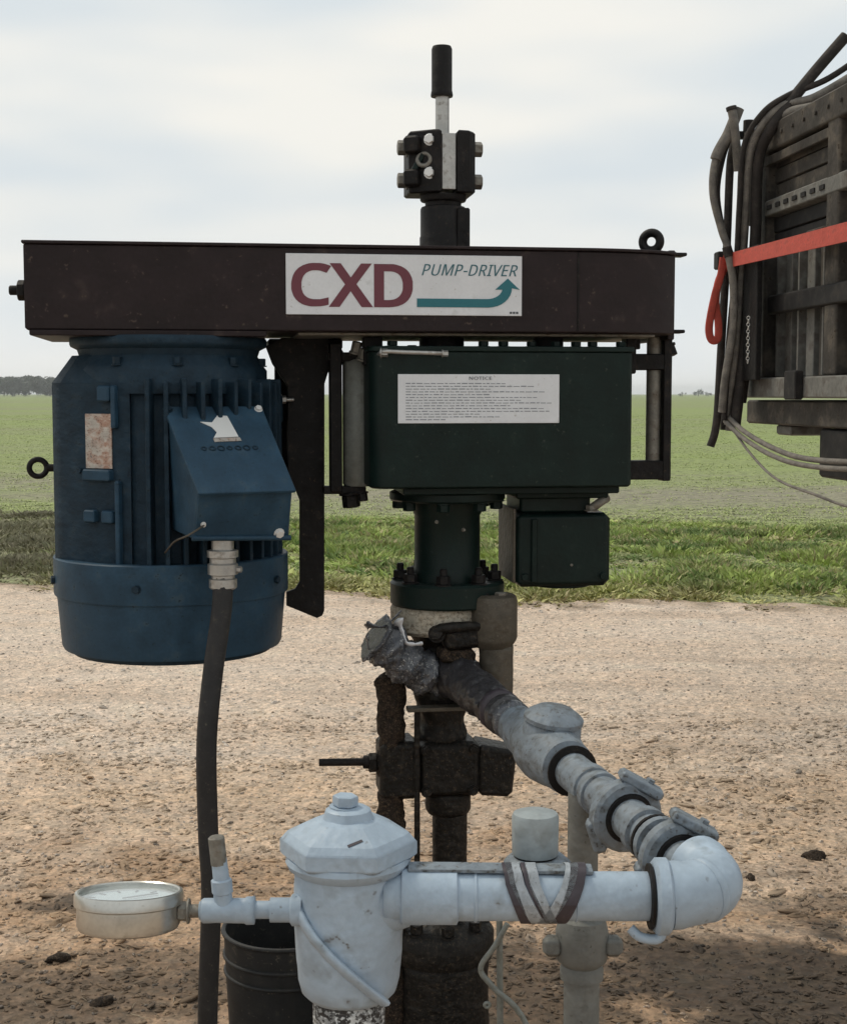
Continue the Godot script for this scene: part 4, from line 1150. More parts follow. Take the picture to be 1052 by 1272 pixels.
	for i in ends.size():
		var y := 1.6185 - i * 0.0053
		var u := -0.098
		var q := g()
		while u < -0.098 + ends[i] * 1.2:
			var w := r.randf_range(0.004, 0.013)
			q.span(Vector3(u, y, 0.1524), Vector3(u + w, y + r.randf_range(0.0012, 0.002), 0.1528), 0.0)
			u += w + 0.0024
		part(s, "print_line", q, M.print)
	# side frame to the right
	part(t, "frame_arm", g().span(Vector3(0.348, 1.648, -0.02), Vector3(0.464, 1.681, 0.02), 0.003), M.black)
	part(t, "frame_arm", g().span(Vector3(0.345, 1.424, -0.02), Vector3(0.468, 1.463, 0.02), 0.003), M.black)
	part(t, "frame_post", g().span(Vector3(0.449, 1.421, -0.022), Vector3(0.467, 1.716, 0.022), 0.003), M.black)
	part(t, "frame_tube", g().cyl(Vector3(0.434, 1.46, 0.0), Vector3(0.434, 1.7165, 0.0), 0.0145, 20), M.dull_steel)
	part(t, "frame_knob", g().nut(Vector3(0.464, 1.70, 0.005), Vector3(0.3, -1, 0.3), 0.011, 0.024), M.black)
	part(t, "latch", g().span(Vector3(0.386, 1.69, 0.0), Vector3(0.40, 1.712, 0.02), 0.002), M.black)
	# side frame to the left
	part(t, "frame_post", g().span(Vector3(-0.232, 1.404, -0.02), Vector3(-0.208, 1.70, 0.02), 0.003), M.black)
	part(t, "frame_arm", g().span(Vector3(-0.236, 1.664, -0.015), Vector3(-0.165, 1.682, 0.015), 0.003), M.black)
	part(t, "frame_arm", g().span(Vector3(-0.246, 1.400, -0.015), Vector3(-0.16, 1.416, 0.015), 0.003), M.black)
	part(t, "drain_plug", g().nut(Vector3(-0.191, 1.402, 0.0), Vector3(0.1, -1, 0), 0.018, 0.03), M.black)
	part(t, "drain_plug", g().nut(Vector3(-0.172, 1.406, 0.05), Vector3(0.1, -1, 0.2), 0.010, 0.018), M.black)

	var h := thing("hydraulic_pump", "dark green square pump block bolted below the right end of the gearbox", "pump", Vector3(0.23, 1.212, 0), MF)
	part(h, "body", g().span(Vector3(0.133, 1.214, -0.1), Vector3(0.326, 1.362, 0.08), 0.012), M.green)
	part(h, "side_cover", g().span(Vector3(0.127, 1.222, -0.08), Vector3(0.134, 1.372, 0.07), 0.002), M.bronze)
	part(h, "neck", g().span(Vector3(0.143, 1.36, -0.08), Vector3(0.288, 1.406, 0.065), 0.008), M.green)
	part(h, "mounting_flange", g().span(Vector3(0.13, 1.392, -0.1), Vector3(0.318, 1.405, 0.09), 0.004), M.green)
	part(h, "base_cover", g().cyl(Vector3(0.245, 1.206, -0.01), Vector3(0.245, 1.216, -0.01), 0.06, 32), M.green)
	for u: float in [0.15, 0.31]:
		for w: float in [0.08]:
			part(h, "bolt", g().nut(Vector3(u, 1.235, w), Vector3(0, 0, 1), 0.008, 0.007), M.green)
	part(h, "rib", g().span(Vector3(0.162, 1.224, 0.078), Vector3(0.174, 1.352, 0.088), 0.003), M.green)
	var e := part(h, "pipe_fitting", g().tube(smooth([Vector3(0.288, 1.372, 0.075), Vector3(0.296, 1.38, 0.085), Vector3(0.307, 1.387, 0.082), Vector3(0.318, 1.39, 0.07)], 5), 0.009, 10), M.dull_steel)
	part(e, "nut", g().nut(Vector3(0.286, 1.366, 0.078), Vector3(0, 1, 0), 0.012, 0.012), M.dull_steel)
	part(e, "paint_spot", g().nut(Vector3(0.245, 1.258, 0.0795), Vector3(0, 0, 1), 0.003, 0.003), M.dull_steel)

# ---------------------------------------------------------------- wellhead
func make_wellhead() -> void:
	var t := thing("support_spool", "black flanged spool column carrying the gearbox on the wellhead", "spool", Vector3(0.006, 1.17, 0), MF)
	var a := G.ax(Vector3(0.006, 0, 0), Vector3.UP)
	part(t, "upper_flange", g().lathe(a, [Vector2(0, 1.385), Vector2(0.112, 1.385), Vector2(0.117, 1.389), Vector2(0.117, 1.402), Vector2(0.113, 1.404), Vector2(0, 1.404)], 40), M.green)
	part(t, "barrel", g().lathe(a, [Vector2(0.069, 1.20), Vector2(0.076, 1.226), Vector2(0.069, 1.245), Vector2(0.0665, 1.25), Vector2(0.0665, 1.355), Vector2(0.0695, 1.36), Vector2(0.0695, 1.372), Vector2(0.075, 1.386)], 40), M.green)
	part(t, "lower_flange", g().lathe(a, [Vector2(0, 1.174), Vector2(0.112, 1.174), Vector2(0.116, 1.178), Vector2(0.116, 1.218), Vector2(0.111, 1.223), Vector2(0, 1.223)], 40), M.green)
	for i in 8:
		var an := TAU * (i + 0.3) / 8.0
		var o := Vector3(0.006 + cos(an) * 0.096, 1.222, sin(an) * 0.096)
		var b := part(t, "stud", g().cyl(o, o + Vector3(0, 0.034, 0), 0.0075, 10), M.black)
		part(b, "nut", g().nut(o, Vector3.UP, 0.014, 0.02), M.black)
		var o2 := Vector3(0.006 + cos(an) * 0.099, 1.386, sin(an) * 0.099)
		part(t, "bolt", g().nut(o2, Vector3.DOWN, 0.013, 0.018), M.green)
	for q: Array in [[-0.03, 1.346], [0.022, 1.33]]:
		part(t, "grease_nipple", g().nut(Vector3(0.006 + q[0], q[1], sqrt(0.0665 * 0.0665 - q[0] * q[0]) - 0.001), Vector3(q[0], 0, 0.06), 0.0032, 0.006), M.dull_steel)

	var w := thing("wellhead_tee", "oily black wellhead body with a worn off-white flange on top", "wellhead", Vector3(0.0, 0.9, 0), MF)
	part(w, "flange", g().lathe(G.ax(Vector3(-0.008, 0, 0), Vector3.UP), [Vector2(0, 1.118), Vector2(0.092, 1.118), Vector2(0.101, 1.126), Vector2(0.102, 1.166), Vector2(0.098, 1.1735), Vector2(0, 1.1735)], 40), M.offwhite)
	part(w, "body", g().lathe(G.ax(Vector3(-0.004, 0, 0), Vector3.UP), [Vector2(0, 0.89), Vector2(0.046, 0.89), Vector2(0.05, 0.9), Vector2(0.044, 0.93), Vector2(0.05, 0.96), Vector2(0.058, 0.99), Vector2(0.06, 1.06), Vector2(0.055, 1.09), Vector2(0.07, 1.119), Vector2(0, 1.119)], 32, 0.006), M.oily)
	part(w, "hub_clamp", g().box(Vector3(0.022, 1.118, 0.085), Vector3(0.08, 0.045, 0.05), 0.012, Basis(Vector3(0, 0, 1), 0.1)), M.oily)
	part(w, "hub_clamp", g().box(Vector3(0.012, 1.082, 0.075), Vector3(0.075, 0.034, 0.05), 0.01, Basis(Vector3(0, 0, 1), -0.12)), M.crust)
	part(w, "clamp_bolt", g().tube(smooth([Vector3(-0.04, 1.125, 0.1), Vector3(-0.015, 1.14, 0.108), Vector3(0.03, 1.142, 0.108), Vector3(0.07, 1.14, 0.1)], 5), 0.011, 8, 0.004), M.oily)
	part(w, "clamp_bolt", g().nut(Vector3(-0.03, 1.128, 0.1), Vector3(-0.3, 0.2, 1), 0.014, 0.016), M.oily)
	part(w, "strip", g().span(Vector3(-0.086, 0.969, 0.055), Vector3(0.118, 0.977, 0.085), 0.001), M.bronze)
	part(w, "hanger_rod", g().cyl(Vector3(-0.064, 0.60, 0.06), Vector3(-0.064, 0.972, 0.06), 0.006, 10), M.oily)

	var u := thing("pipe_union", "grey-brown hammer union on a short upright pipe beside the wellhead flange", "union", Vector3(0.09, 1.0, 0.08), MF)
	part(u, "union_nut", g().lathe(G.ax(Vector3(0.087, 0, 0.08), Vector3.UP), [Vector2(0, 1.096), Vector2(0.036, 1.096), Vector2(0.046, 1.108), Vector2(0.0485, 1.115), Vector2(0.0485, 1.188), Vector2(0.046, 1.198), Vector2(0.038, 1.203), Vector2(0, 1.2)], 10), M.bronze)
	part(u, "pipe", g().lathe(G.ax(Vector3(0.0925, 0, 0.08), Vector3.UP), [Vector2(0, 0.99), Vector2(0.036, 0.99), Vector2(0.034, 1.0), Vector2(0.034, 1.10), Vector2(0, 1.1)], 24, 0.0015), M.bronze)
	part(u, "plug", g().nut(Vector3(0.098, 1.196, 0.1), Vector3.UP, 0.013, 0.012), M.dull_steel)
	part(u, "plug", g().nut(Vector3(0.068, 1.194, 0.09), Vector3.UP, 0.009, 0.012), M.black)
	part(u, "tie_bar", g().span(Vector3(0.02, 1.118, 0.07), Vector3(0.06, 1.14, 0.1), 0.004), M.oily)

	# pipe to the left, bundled in torn plastic
	var e := thing("wrapped_elbow", "short pipe bundled in torn grey plastic left of the wellhead", "pipe", Vector3(-0.07, 1.03, 0.07), MF)
	var ep := smooth([Vector3(-0.152, 1.124, 0.09), Vector3(-0.13, 1.108, 0.085), Vector3(-0.09, 1.07, 0.07), Vector3(-0.05, 1.043, 0.05), Vector3(-0.01, 1.03, 0.03)], 14)
	var rad := []
	for i in ep.size(): rad.append(0.036 + 0.006 * sin(i * 0.5) + (0.004 if i < 9 else 0.0))
	part(e, "plastic_wrap", gr().tube(ep, rad, 44, 0.011, 34.0), M.tarp)
	part(e, "loose_fold", g().tube(smooth([Vector3(-0.165, 1.15, 0.1), Vector3(-0.14, 1.146, 0.11), Vector3(-0.118, 1.158, 0.1), Vector3(-0.1, 1.174, 0.09)], 6), [0.02, 0.014, 0.012, 0.004], 10, 0.012, 60.0, 0.3), M.tarp)
	part(e, "loose_fold", g().tube(smooth([Vector3(-0.165, 1.15, 0.095), Vector3(-0.168, 1.12, 0.1), Vector3(-0.163, 1.08, 0.1)], 6), [0.016, 0.016, 0.004], 10, 0.01, 60.0, 0.35), M.tarp)
	part(e, "white_rag", g().tube(smooth([Vector3(-0.108, 1.16, 0.1), Vector3(-0.098, 1.13, 0.11), Vector3(-0.09, 1.112, 0.112), Vector3(-0.06, 1.112, 0.112)], 6), [0.008, 0.02, 0.019, 0.006], 12, 0.006, 60.0, 0.45), M.plate_white)
	part(e, "white_rag", g().tube(smooth([Vector3(0.028, 1.07, 0.11), Vector3(0.055, 1.035, 0.115), Vector3(0.075, 1.005, 0.11)], 6), [0.003, 0.009, 0.003], 8, 0.003, 60.0, 0.4), M.plate_white)

	var c := thing("crusted_pipe", "rusty dirt-crusted upright pipe left of the gate valve", "pipe", Vector3(-0.113, 0, 0.03), MF)
	part(c, "pipe", g().lathe(G.ax(Vector3(-0.113, 0, 0.03), Vector3.UP), [Vector2(0, -0.05), Vector2(0.025, -0.05), Vector2(0.026, 0.6), Vector2(0.026, 0.8), Vector2(0.028, 0.95), Vector2(0.03, 1.03), Vector2(0, 1.05)], 20, 0.010, 30.0), M.crust)

	var vl := thing("gate_valve", "black gate valve with a bar handle sticking out below the wellhead tee", "valve", Vector3(0.0, 0.78, 0), MF)
	part(vl, "body", g().span(Vector3(-0.06, 0.786, -0.06), Vector3(0.066, 0.898, 0.06), 0.014), M.oily)
	part(vl, "bonnet", g().box(Vector3(-0.098, 0.843, 0.01), Vector3(0.08, 0.118, 0.1), 0.012), M.oily)
	part(vl, "end_cap", g().hexa([Vector3(0.062, 0.784, -0.05), Vector3(0.135, 0.776, -0.04), Vector3(0.062, 0.89, -0.05), Vector3(0.145, 0.872, -0.04), Vector3(0.062, 0.784, 0.05), Vector3(0.135, 0.776, 0.045), Vector3(0.062, 0.89, 0.05), Vector3(0.145, 0.872, 0.045)], 0.01), M.oily)
	part(vl, "collar", g().lathe(G.ax(Vector3(0.008, 0, 0), Vector3.UP), [Vector2(0, 0.74), Vector2(0.042, 0.74), Vector2(0.047, 0.748), Vector2(0.047, 0.785), Vector2(0, 0.79)], 24, 0.002), M.oily)
	var hd := part(vl, "handle", g().tube([Vector3(-0.258, 0.858, 0.02), Vector3(-0.17, 0.856, 0.02), Vector3(-0.168, 0.856, 0.02), Vector3(-0.13, 0.854, 0.02)], [0.0075, 0.008, 0.0135, 0.0135], 12), M.black)
	part(hd, "nut", g().nut(Vector3(-0.138, 0.854, 0.02), Vector3(-1, 0, 0), 0.02, 0.02), M.oily)
	for q: Array in [[-0.045, 0.80], [0.05, 0.80], [-0.045, 0.885], [0.05, 0.885]]:
		part(vl, "bolt", g().nut(Vector3(q[0], q[1], 0.06), Vector3(0, 0, 1), 0.009, 0.01), M.oily)

	var r := thing("tubing_riser", "upright dark brown pipe below the gate valve, entering the casing", "pipe", Vector3(0.012, 0.5, 0), MF)
	part(r, "pipe", g().lathe(G.ax(Vector3(0.012, 0, 0), Vector3.UP), [Vector2(0, 0.45), Vector2(0.036, 0.45), Vector2(0.036, 0.745), Vector2(0, 0.746)], 24, 0.0015), M.oily)
	var k := thing("casing_head", "wide black casing head low behind the white pipe run", "casing", Vector3(0.0, 0, 0), MF)
	part(k, "casing", g().lathe(G.ax(Vector3(-0.005, 0, 0), Vector3.UP), [Vector2(0, -0.05), Vector2(0.098, -0.05), Vector2(0.098, 0.44), Vector2(0, 0.44)], 32, 0.004), M.oily)  # casing drawn in the same near-black as the wellhead body
	part(k, "head_flange", g().lathe(G.ax(Vector3(-0.005, 0, 0), Vector3.UP), [Vector2(0, 0.44), Vector2(0.105, 0.44), Vector2(0.109, 0.45), Vector2(0.109, 0.492), Vector2(0.1, 0.505), Vector2(0.05, 0.52), Vector2(0, 0.52)], 32), M.oily)
	for i in 8:
		var an := TAU * i / 8.0
		part(k, "bolt", g().nut(Vector3(-0.005 + cos(an) * 0.085, 0.505, sin(an) * 0.085), Vector3.UP, 0.013, 0.022), M.oily)

# ---------------------------------------------------------------- flow line
func make_flowline() -> void:
	var A := Vector3(0.06, 1.038, -2.9)
	var B := Vector3(0.374, 0.968, -1.80)
	var d := (B - A).normalized()
	var L := A.distance_to(B)
	var at := func(t: float) -> Vector3: return A + d * (L * t)
	var t := thing("flow_line", "pale blue-grey painted pipe line bending round an elbow in front of the wellhead", "pipe line", Vector3(0.3, 0.9, -2.0))
	part(t, "pipe", g().lathe(G.ax(A, d), [Vector2(0, 0), Vector2(0.0305, 0), Vector2(0.0305, L * 0.93), Vector2(0, L * 0.93)], 32), M.white_worn)
	part(t, "pipe_wrap", gr().lathe(G.ax(at.call(-0.03), d), [Vector2(0, 0), Vector2(0.042, 0), Vector2(0.047, 0.05), Vector2(0.037, 0.13), Vector2(0.039, 0.2), Vector2(0.034, 0.29), Vector2(0.0305, 0.3)], 40, 0.007, 22.0), M.tarp_dark)
	for q: Array in [[0.245, 0.040, 0.022, "tape_dark"], [0.272, 0.0385, 0.03, "tarp_dark"], [0.305, 0.037, 0.025, "tarp"], [0.335, 0.0365, 0.05, "white_worn"]]:
		part(t, "wrap_band", g().lathe(G.ax(at.call(q[0]), d), [Vector2(0.03, 0), Vector2(q[1], 0.003), Vector2(q[1], q[2] - 0.003), Vector2(0.03, q[2])], 26, 0.002), M[q[3]])
	# check valve
	var cv := part(t, "check_valve", g().lathe(G.ax(at.call(0.375), d), [Vector2(0.03, -0.012), Vector2(0.041, -0.008), Vector2(0.0425, 0.0), Vector2(0.0425, 0.03), Vector2(0.046, 0.05), Vector2(0.054, 0.085), Vector2(0.0555, 0.11), Vector2(0.052, 0.14), Vector2(0.045, 0.18), Vector2(0.044, 0.2), Vector2(0.03, 0.206)], 32), M.white_worn)
	var top: Vector3 = at.call(0.47) + Vector3(0.005, 0.022, 0)
	part(cv, "bonnet", g().lathe(G.ax(top, Vector3(0.12, 1, 0.12)), [Vector2(0, 0), Vector2(0.05, 0), Vector2(0.048, 0.024), Vector2(0.045, 0.028), Vector2(0.05, 0.03), Vector2(0.05, 0.037), Vector2(0.045, 0.042), Vector2(0.03, 0.052), Vector2(0.012, 0.056), Vector2(0, 0.057)], 32), M.white_worn)
	part(cv, "end_ring", g().lathe(G.ax(at.call(0.563), d), [Vector2(0.03, 0), Vector2(0.0415, 0.001), Vector2(0.042, 0.005), Vector2(0.03, 0.007)], 28), M.black)
	for q: Array in [[0.62, 0.034, 0.03], [0.655, 0.0345, 0.02], [0.80, 0.036, 0.022], [0.845, 0.0385, 0.015]]:
		part(t, "coupling", g().lathe(G.ax(at.call(q[0]), d), [Vector2(0.028, 0), Vector2(q[1], 0.002), Vector2(q[1], q[2] - 0.002), Vector2(0.028, q[2])], 28), M.white_worn)
	part(t, "gasket_ring", g().lathe(G.ax(at.call(0.835), d), [Vector2(0.028, 0), Vector2(0.0372, 0.002), Vector2(0.0372, 0.007), Vector2(0.028, 0.009)], 28), M.black)
	# band clamps with bolt lugs
	for q: Array in [[0.735, 0.049, 0.03], [0.885, 0.049, 0.026]]:
		var o: Vector3 = at.call(q[0])
		var bc := part(t, "band_clamp", g().lathe(G.ax(o, d), [Vector2(0.036, 0), Vector2(q[1], 0.001), Vector2(q[1] + 0.0045, 0.006), Vector2(q[1] + 0.0045, q[2] - 0.006), Vector2(q[1], q[2] - 0.001), Vector2(0.036, q[2]), Vector2(0.036, q[2] - 0.006), Vector2(0.036, 0.0)], 30), M.white_worn)
		part(bc, "lug", g().box(o + d * 0.015 + Vector3(0.022, 0.046, 0), Vector3(0.07, 0.016, 0.034), 0.005, Basis(Vector3(0, 0, 1), -0.5)), M.white_worn)
		part(bc, "lug", g().box(o + d * 0.015 + Vector3(-0.042, -0.03, 0.0), Vector3(0.022, 0.05, 0.03), 0.006, Basis(Vector3(0, 0, 1), 0.3)), M.white_worn)
		part(bc, "clamp_bolt", g().nut(o + d * 0.014 + Vector3(0.034, 0.045, 0), Vector3(0.5, 1, 0), 0.007, 0.009), M.white_worn)
		part(bc, "seal", g().lathe(G.ax(o + d * q[2], d), [Vector2(0.028, 0), Vector2(0.0375, 0), Vector2(0.036, 0.004), Vector2(0.028, 0.005)], 28), M.black)
	# elbow and front run
	
	var corner := Vector3(0.398, 0.968, -1.80)
	var ep := []
	var p0: Vector3 = corner - d * 0.085 - Vector3(0.012, 0, 0)
	var p2 := Vector3(0.312, 0.963, -1.80)
	for i in 15:
		var s := i / 14.0
		ep.append(p0.lerp(corner, s).lerp(corner.lerp(p2, s), s))
	var er := []
	for i in 15: er.append(0.0405 if i > 1 and i < 13 else 0.043)
	part(t, "elbow", g().tube(ep, er, 30), M.white)
	part(t, "elbow_seam", g().torus(ep[9], ep[10] - ep[8], 0.0402, 0.0020, 32, 6, 3.0), M.white)
	var c2 := part(t, "band_clamp", g().lathe(G.ax(Vector3(0.291, 0.962, -1.80), Vector3.RIGHT), [Vector2(0.03, 0), Vector2(0.044, 0.001), Vector2(0.0485, 0.005), Vector2(0.0485, 0.018), Vector2(0.044, 0.022), Vector2(0.03, 0.023)], 30), M.white)
	part(c2, "lug", g().tube(smooth([Vector3(0.262, 0.924, -1.79), Vector3(0.275, 0.914, -1.785), Vector3(0.297, 0.912, -1.785), Vector3(0.304, 0.928, -1.785)], 5), 0.0065, 10), M.white)
	part(t, "gasket_ring", g().lathe(G.ax(Vector3(0.285, 0.962, -1.80), Vector3.RIGHT), [Vector2(0.028, 0), Vector2(0.041, 0.001), Vector2(0.041, 0.005), Vector2(0.028, 0.006)], 30), M.black)
	part(t, "front_pipe", g().lathe(G.ax(Vector3(-0.05, 0.962, -1.80), Vector3.RIGHT), [Vector2(0, 0), Vector2(0.0308, 0), Vector2(0.0308, 0.345), Vector2(0, 0.345)], 36, 0.0006, 30.0), M.white)
	for q: Array in [[-0.03, 0.0355, 0.075], [0.062, 0.0326, 0.008], [0.19, 0.0326, 0.006]]:
		part(t, "coupling", g().lathe(G.ax(Vector3(q[0], 0.962, -1.80), Vector3.RIGHT), [Vector2(0.029, 0), Vector2(q[1], 0.003), Vector2(q[1], q[2] - 0.003), Vector2(0.029, q[2])], 36), M.white)
	# flat bar taped on the front run
	var fb := part(t, "flat_bar", g().hexa([Vector3(-0.02, 0.997, -1.815), Vector3(0.215, 0.993, -1.815), Vector3(-0.02, 1.003, -1.815), Vector3(0.215, 1.000, -1.815), Vector3(-0.02, 0.996, -1.79), Vector3(0.215, 0.992, -1.79), Vector3(-0.02, 1.001, -1.79), Vector3(0.215, 0.998, -1.79)], 0.0015), M.white_worn)
	for q: Array in [[0.13, -0.035, 0.009, "tape_light"], [0.118, -0.025, 0.006, "tape_dark"], [0.168, 0.04, 0.008, "tape_light"], [0.182, 0.028, 0.010, "tape_dark"], [0.15, -0.03, 0.007, "tape_light"], [0.143, -0.034, 0.003, "tape_dark"]]:
		var ring := []
		for i in 25:
			var a := TAU * i / 24.0
			var rr := 0.0325 + (0.008 if sin(a) > 0.75 else 0.0)
			ring.append(Vector3(q[0] + q[1] * 0.5 * sin(a), 0.962 + sin(a) * rr, -1.80 + cos(a) * rr))
		var q2 := g()
		var rows := []
		for i in 25:
			var o: Vector3 = ring[i]
			var outw := Vector3(0, o.y - 0.962, o.z + 1.8).normalized()
			var hw: float = q[2]
			rows.append(PackedVector3Array([o + Vector3(-hw, 0, 0), o + Vector3(-hw, 0, 0) + outw * 0.0016, o + Vector3(hw, 0, 0) + outw * 0.0016, o + Vector3(hw, 0, 0)]))
		q2.grid(rows, false)
		part(fb, "tape", q2, M[q[3]])

	# strainer pot
	var s := thing("strainer_pot", "white painted strainer pot with a domed cap at the end of the pipe run", "strainer", Vector3(-0.097, 0.0, -1.83))
	var sa := G.ax(Vector3(-0.097, 0, -1.83), Vector3.UP)
	part(s, "body", g().lathe(sa, [Vector2(0, 0.822), Vector2(0.055, 0.822), Vector2(0.062, 0.83), Vector2(0.0655, 0.845), Vector2(0.069, 0.88), Vector2(0.071, 0.92), Vector2(0.07, 0.98), Vector2(0.068, 1.0), Vector2(0, 1.0)], 40, 0.0012, 25.0), M.white)
	part(s, "base_pipe", g().lathe(sa, [Vector2(0, -0.05), Vector2(0.047, -0.05), Vector2(0.047, 0.825), Vector2(0, 0.826)], 28, 0.001), M.peeling)
	var hx := func(rr: float) -> PackedVector2Array:
		var o := PackedVector2Array()
		for i in 6:
			for e: float in [-0.13, 0.0, 0.13]:
				o.append(Vector2(-0.097, -1.83) + Vector2.from_angle(TAU * i / 6.0 + 0.06 + e) * rr * (1.0 - absf(e) * 0.32))
		return o
	var cp := part(s, "cap", g().plan(hx.call(0.089), 1.004, 1.032, 0.006).loft(hx.call(0.086), 1.029, hx.call(0.079), 1.037).loft(hx.call(0.079), 1.037, hx.call(0.046), 1.053).loft(hx.call(0.046), 1.053, hx.call(0.033), 1.0565), M.white)
	part(cp, "cap_lip", g().lathe(sa, [Vector2(0.07, 0.988), Vector2(0.078, 0.994), Vector2(0.081, 1.001), Vector2(0.079, 1.008), Vector2(0.06, 1.01)], 40), M.white)
	part(cp, "boss", g().lathe(sa, [Vector2(0.034, 1.052), Vector2(0.031, 1.06), Vector2(0.029, 1.066), Vector2(0.024, 1.069), Vector2(0, 1.07)], 28), M.white)
	for e: Array in [[0.02, 0.072, 0.5], [0.03, 0.069, -0.5]]:
		part(cp, "scuff", g().box(Vector3(-0.097 + e[0] - 0.008, 1.0412, -1.83 + e[1] - 0.008), Vector3(0.02, 0.001, 0.004), 0.0, Basis(Vector3(1, 0, 0), 0.52) * Basis(Vector3.UP, e[2])), M.tape_dark)
	part(cp, "plug", g().nut(Vector3(-0.101, 1.068, -1.83), Vector3(0.05, 1, 0), 0.0165, 0.017), M.white)
	part(s, "outlet", g().lathe(G.ax(Vector3(-0.097, 0.955, -1.825), Vector3(1, 0, 0.06)), [Vector2(0.0, 0.02), Vector2(0.05, 0.04), Vector2(0.046, 0.06), Vector2(0.041, 0.072), Vector2(0.038, 0.08), Vector2(0, 0.082)], 32), M.white)
	var rb := []
	for i in 20:
		var q := i / 19.0
		var a := lerpf(2.75, 0.85, q)
		var rr := lerpf(0.0725, 0.0695, q)
		rb.append(Vector3(-0.097 + cos(a) * rr, lerpf(0.955, 0.832, q), -1.83 + sin(a) * rr))
	part(s, "rib", g().tube(rb, 0.0125, 10, 0.002, 40.0, 0.45), M.white)

	# gauge branch
	var gb := thing("gauge_branch", "small white painted pipe branch with a short upright nipple left of the strainer", "pipe branch", Vector3(-0.23, 0.93, -1.80))
	part(gb, "pipe", g().tube([Vector3(-0.15, 0.944, -1.80), Vector3(-0.21, 0.944, -1.80), Vector3(-0.285, 0.943, -1.80)], 0.0115, 18, 0.001), M.white)
	part(gb, "tee", g().lathe(G.ax(Vector3(-0.283, 0.943, -1.80), Vector3.RIGHT), [Vector2(0, 0), Vector2(0.0135, 0), Vector2(0.0155, 0.003), Vector2(0.0155, 0.055), Vector2(0.0175, 0.058), Vector2(0.0175, 0.068), Vector2(0.0, 0.07)], 20, 0.001), M.white)
	part(gb, "reducer", g().lathe(G.ax(Vector3(-0.195, 0.944, -1.80), Vector3.RIGHT), [Vector2(0, 0), Vector2(0.0155, 0), Vector2(0.0155, 0.025), Vector2(0.02, 0.028), Vector2(0.02, 0.04), Vector2(0.0, 0.042)], 20), M.white)
	var np := part(gb, "nipple", g().tube([Vector3(-0.254, 0.945, -1.80), Vector3(-0.257, 0.985, -1.80), Vector3(-0.262, 1.033, -1.80)], [0.013, 0.0105, 0.0095], 16), M.white)
	part(np, "collar", g().cyl(Vector3(-0.2555, 0.965, -1.80), Vector3(-0.257, 0.985, -1.80), 0.0135, 8), M.white)
	part(np, "tip", g().cyl(Vector3(-0.2593, 1.002, -1.80), Vector3(-0.263, 1.04, -1.80), 0.0105, 14), M.dull_steel)

	var ga := thing("pressure_gauge", "round steel pressure gauge lying face up at the end of the small branch", "gauge", Vector3(-0.376, 0.91, -1.80))
	var gx := Transform3D(Basis(Vector3(1, 0, 0), deg_to_rad(-8.5)), Vector3(-0.376, 0.918, -1.80))
	var gx2 := gx
	part(ga, "case", g().lathe(gx, [Vector2(0, 0), Vector2(0.055, 0.0), Vector2(0.0625, 0.003), Vector2(0.065, 0.008), Vector2(0.0655, 0.03), Vector2(0.0655, 0.034), Vector2(0.063, 0.036), Vector2(0, 0.036)], 48), M.bright)
	part(ga, "bezel", g().lathe(gx2, [Vector2(0.066, 0.032), Vector2(0.069, 0.034), Vector2(0.069, 0.046), Vector2(0.0675, 0.049), Vector2(0.0645, 0.0495), Vector2(0.0625, 0.048), Vector2(0.0625, 0.037), Vector2(0.062, 0.036)], 48), M.bright)
	part(ga, "dial", g().lathe(gx, [Vector2(0.062, 0.0365), Vector2(0.062, 0.038), Vector2(0, 0.038)], 40), M.dial)
	part(ga, "needle", g().box(gx * Vector3(0.012, 0.0405, -0.012), Vector3(0.05, 0.0012, 0.003), 0.0, gx.basis * Basis(Vector3.UP, 0.7)), M.ink)
	for i in 10:
		var a := TAU * (i + 2.5) / 14.0
		part(ga, "dial_mark", g().box(gx * Vector3(cos(a) * 0.052, 0.0385, sin(a) * 0.052), Vector3(0.011, 0.0008, 0.003), 0.0, gx.basis * Basis(Vector3.UP, -a)), M.ink)
	part(ga, "glass", g().lathe(gx, [Vector2(0.0624, 0.0445), Vector2(0, 0.0445)], 40), M.glass)
	part(ga, "stem", g().cyl(Vector3(-0.315, 0.942, -1.80), Vector3(-0.275, 0.943, -1.80), 0.0085, 14), M.dull_steel)
	part(ga, "stem_nut", g().nut(Vector3(-0.298, 0.9425, -1.80), Vector3(-1, 0, 0), 0.013, 0.014), M.dull_steel)

	# vent cap and support under the line
	var v := thing("vent_cap", "pale grey cylindrical cap standing on a collar behind the taped pipe", "cap", Vector3(0.147, 0.96, -1.868))
	part(v, "collar", g().lathe(G.ax(Vector3(0.15, 0, -1.868), Vector3.UP), [Vector2(0, 0.945), Vector2(0.034, 0.945), Vector2(0.044, 0.96), Vector2(0.046, 0.972), Vector2(0.044, 0.985), Vector2(0.036, 0.992), Vector2(0, 0.993)], 24, 0.002), M.white_worn)
	part(v, "gasket", g().cyl(Vector3(0.147, 0.991, -1.868), Vector3(0.147, 0.997, -1.868), 0.0285, 24), M.black)
	part(v, "cap", g().lathe(G.ax(Vector3(0.147, 0, -1.868), Vector3.UP), [Vector2(0, 0.995), Vector2(0.0295, 0.995), Vector2(0.0305, 0.998), Vector2(0.031, 1.045), Vector2(0.029, 1.05), Vector2(0.02, 1.053), Vector2(0, 1.055)], 28), M.cap_grey)
	part(v, "saddle", g().span(Vector3(0.12, 0.94, -1.86), Vector3(0.18, 0.965, -1.815), 0.004), M.white_worn)

	var r := thing("support_riser", "grey upright support pipe with a winged union below the pipe line", "support pipe", Vector3(0.245, 0, -2.2))
